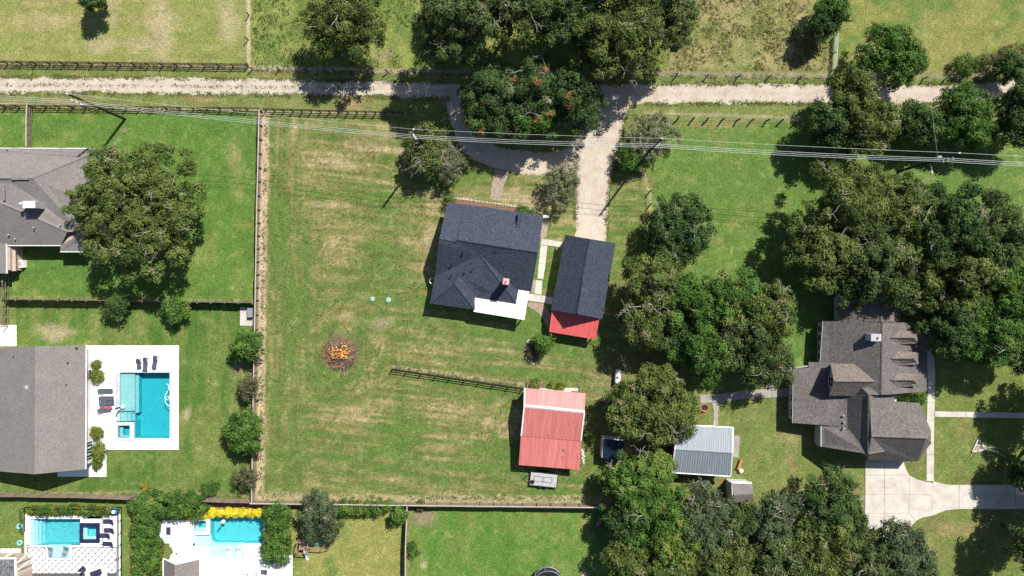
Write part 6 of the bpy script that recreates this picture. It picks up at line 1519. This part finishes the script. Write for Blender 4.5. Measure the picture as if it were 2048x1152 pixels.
for z in (1.3,1.7,2.1): mb.tube([(2.17*math.cos(a*math.pi/16),2.17*math.sin(a*math.pi/16),z) for a in range(33)],0.008,3)
mb.build('net', M_BLACK, t)['kind'] = 'stuff'
# toys on the bottom lawn
c = W(1197,1044,0); t = thing('toy_car', 'magenta plastic toy car lying in the tree shade', 'toy', tuple(c)); mb = MB(c, D(52)); mb.prism([(-0.5,-0.2),(-0.4,-0.3),(0.4,-0.3),(0.5,-0.2),(0.5,0.2),(0.4,0.3),(-0.4,0.3),(-0.5,0.2)],0.1,0.45); mb.build('body', M_PINK, t)
for sx in (-0.3,0.3):
    for sy in (-0.33,0.33): mb = MB(c, D(52)); mb.tube([(sx,sy-0.04,0.12),(sx,sy+0.04,0.12)],0.12,10); mb.build('wheel', M_RUBBER, t)
c = W(1168,1148,0); t = thing('toy_slide', 'faded pink play chair with a hoop beside the trampoline', 'toy', tuple(c)); mb = MB(c, D(50)); mb.box(-0.45,-0.25,0.3,0.45,0.25,0.36); mb.box(0.38,-0.25,0.36,0.45,0.25,0.8); mb.build('seat', M_LPINK, t); mb = MB(c, D(50)); mb.tube([(0.2+0.5*math.cos(a*math.pi/10),0.5*math.sin(a*math.pi/10)*1.0,0.15+0.04*math.sin(a)) for a in range(21)],0.025); mb.build('hoop', M_WHITE, t)
for sx in (-0.38,0.38):
    for sy in (-0.2,0.2): mb = MB(c, D(50)); mb.box(sx-0.03,sy-0.03,0,sx+0.03,sy+0.03,0.3); mb.build('leg', M_LPINK, t)
c = W(1242,1116,0); t = thing('swing_stand', 'pale A shaped swing frame under the trees', 'frame', tuple(c)); mb = MB(c); mb.tube([(-0.9,1.2,0.1),(0.1,0.0,1.9)],0.05); mb.build('leg', M_WOODG, t); mb = MB(c); mb.tube([(0.9,1.2,0.1),(0.25,0.0,1.9)],0.05); mb.build('leg', M_WOODG, t); mb = MB(c); mb.tube([(0.17,0.05,1.9),(0.3,-1.8,1.9)],0.05); mb.build('beam', M_WOODG, t); mb = MB(c); mb.tube([(0.3,-1.8,1.9),(0.3,-2.0,0)],0.05); mb.build('leg', M_WOODG, t)
# things round the grey barn
c = W(1478,928,0); t = thing('bench', 'reddish wooden bench beside the grey barn', 'bench', tuple(c)); mb = MB(c, D(70)); mb.box(-0.75,-0.2,0.4,0.75,0.2,0.46); mb.build('seat', M_ORANGE, t)
for s in (-0.6,0.6): mb = MB(c, D(70)); mb.box(s-0.05,-0.18,0,s+0.05,0.18,0.4); mb.build('leg', M_ORANGE, t)
mb = MB(W(1480.5,940,0)); mb.lathe(0,0,[(0.2,0),(0.27,0.05),(0.29,0.5),(0.31,0.52),(0.2,0.56)],14); tag(mb.build('bucket', M_WHITE), 'white lidded bucket at the end of the bench', 'bucket')
c = W(1408,815,0); t = thing('fire_pit', 'round rusty fire pit by the curved path', 'fire pit', tuple(c)); mb = MB(c); mb.lathe(0,0,[(0.5,0),(0.6,0.35),(0.5,0.35),(0.4,0.1)],14); mb.build('bowl', M_ORANGE, t); mb = MB(c); mb.lathe(0,0,[(0.42,0.12),(0.3,0.2)],10); mb.build('ash', M_BLACK, t)
mb = MB(W(1282,903)); mb.prism([(-0.45,-0.45),(0.45,-0.5),(0.5,0.4),(-0.4,0.45)],0,0.12); tag(mb.build('stone_slab', M_CONCG), 'square grey stone slab in the tree shade', 'slab')
# triangular bed with pole on the right lawn
c = W(1957,892,0); t = thing('triangle_planter', 'white edged triangular bed with guyed pole on the right lawn', 'planter', tuple(c)); tri = [W(1955,878), W(1943,904), W(1971,898)]
for i in range(3):
    a, b = tri[i], tri[(i+1) % 3]; mb = MB(a, math.atan2((b-a).y, (b-a).x)); mb.box(0.14,-0.1,0,(b-a).length-0.02,0.1,0.2); mb.build('border', M_STONE, t)
mb = MB(); mb.prism([(p.x*0.88+c.x*0.12, p.y*0.88+c.y*0.12) for p in tri],0,0.05); mb.build('gravel', M_ROCK, t)
for dx in (-0.25, 0.3): mb = MB(c+Vector((dx,0,0))); mb.tube([(0,0,0),(0,0,3.6)],0.04,6); mb.build('pole', M_STEEL, t)
for e in ((2003,897),(2012,914),(1993,918)): mb = MB(); mb.tube([tuple(c+Vector((0.3,0,0.4))), tuple(W(*e)+Vector((0,0,0.03)))],0.02,4); mb.build('guy_line', M_WHITE, t)
# ------------------------------------------------------------------ the burning brush pile
c = W(680,707,0); t = thing('bonfire', 'burning heap of brushwood on the paddock', 'bonfire', tuple(c))
mb = MB(c); mb.lathe(0,0,[(2.35,0.005),(1.9,0.22),(1.1,0.5),(0.3,0.62)],20); 
mb.v = [v+Vector((R.uniform(-.18,.18),R.uniform(-.18,.18),R.uniform(0,.08))) for v in mb.v]; mb.build('ash_heap', mottled('char_and_ash', (0.03,0.024,0.02), (0.11,0.085,0.065), 3.0, 0.95, (0.22,0.17,0.12)), t)
smesh = []
M_BRUSH = mottled('dry_brush', (0.20,0.11,0.06), (0.36,0.22,0.12), 4.0, 0.95); M_BRUSH2 = mottled('pale_dry_brush', (0.30,0.20,0.12), (0.46,0.34,0.22), 4.0, 0.95)
for k in range(5):
    mb = MB(); L = R.uniform(0.9,1.5); mb.tube([(-L/2,0,0),(-L*0.1,R.uniform(-.1,.1),R.uniform(-.05,.08)),(L/2,R.uniform(-.15,.15),0)],[0.05,0.045,0.015],5); mb.tube([(0,0,0.02),(L*0.25,0.25*R.choice((-1,1)),0.1)],[0.03,0.01],4)
    smesh.append(mesh('stick', mb.v, mb.f, (M_BRUSH2, M_BARK, M_ORANGE, M_BLACK, M_BRUSH)[k]))
for i in range(290):
    a = R.uniform(0,6.28); r = 2.45*math.sqrt(R.random()); k = R.choice((0,0,1,2,4,4,4)) if r > 1.3 else R.choice((1,3,3,2))
    z = max(0.06, 0.62*(1-(r/2.4)**1.4))+R.uniform(0.0,0.2)
    link('stick', smesh[k], t, c+Vector((r*math.cos(a), r*math.sin(a)*0.95, z)), (R.uniform(-.3,.3), R.uniform(-.35,.35), a+R.gauss(0,0.6)), (R.uniform(.6,1.1),)*3)
fm, nt, b = new_mat('flame', 0.9); nt.nodes.remove(b)
gi = nt.nodes.new('ShaderNodeNewGeometry'); sp_ = nt.nodes.new('ShaderNodeSeparateXYZ'); nt.links.new(gi.outputs['Position'], sp_.inputs[0])
mr = node(nt, 'ShaderNodeMapRange'); mr.inputs[1].default_value = 0.5; mr.inputs[2].default_value = 1.6; nt.links.new(sp_.outputs[2], mr.inputs[0])
ad = node(nt, 'ShaderNodeMath', operation='ADD'); nt.links.new(mr.outputs[0], ad.inputs[0]); ns = node(nt, 'ShaderNodeMath', operation='MULTIPLY_ADD'); nt.links.new(noise(nt, 2.5, 4, 0.7), ns.inputs[0]); ns.inputs[1].default_value = 1.6; ns.inputs[2].default_value = -0.8; nt.links.new(ns.outputs[0], ad.inputs[1])
em = nt.nodes.new('ShaderNodeEmission'); em.inputs[1].default_value = 1.1
nt.links.new(ramp(nt, ad.outputs[0], [(0.0, (0.95,0.62,0.16)), (0.35, (0.95,0.36,0.05)), (0.7, (0.80,0.15,0.02)), (1.0, (0.45,0.05,0.01))]), em.inputs[0]); nt.links.new(em.outputs[0], nt.nodes['Material Output'].inputs[0])
for i in range(70):
    s = R.choice((-1,-1,1,1,1)); x = s*0.6+R.gauss(0,0.45); y = R.gauss(0.2,0.6) if s > 0 else R.gauss(0.05,0.5); h = R.uniform(0.2,0.7); r = R.uniform(0.03,0.11)
    mb = MB(c+Vector((x,y,0.5))); dx, dy = R.uniform(-.3,.3), R.uniform(-.3,.3)
    mb.tube([(0,0,0),(dx*0.3,dy*0.3,h*0.3),(dx*0.5+R.uniform(-.08,.08),dy*0.5,h*0.65),(dx,dy,h)],[r*0.7,r,r*0.55,0.008],6); mb.build('flame', fm, t, smooth=True)
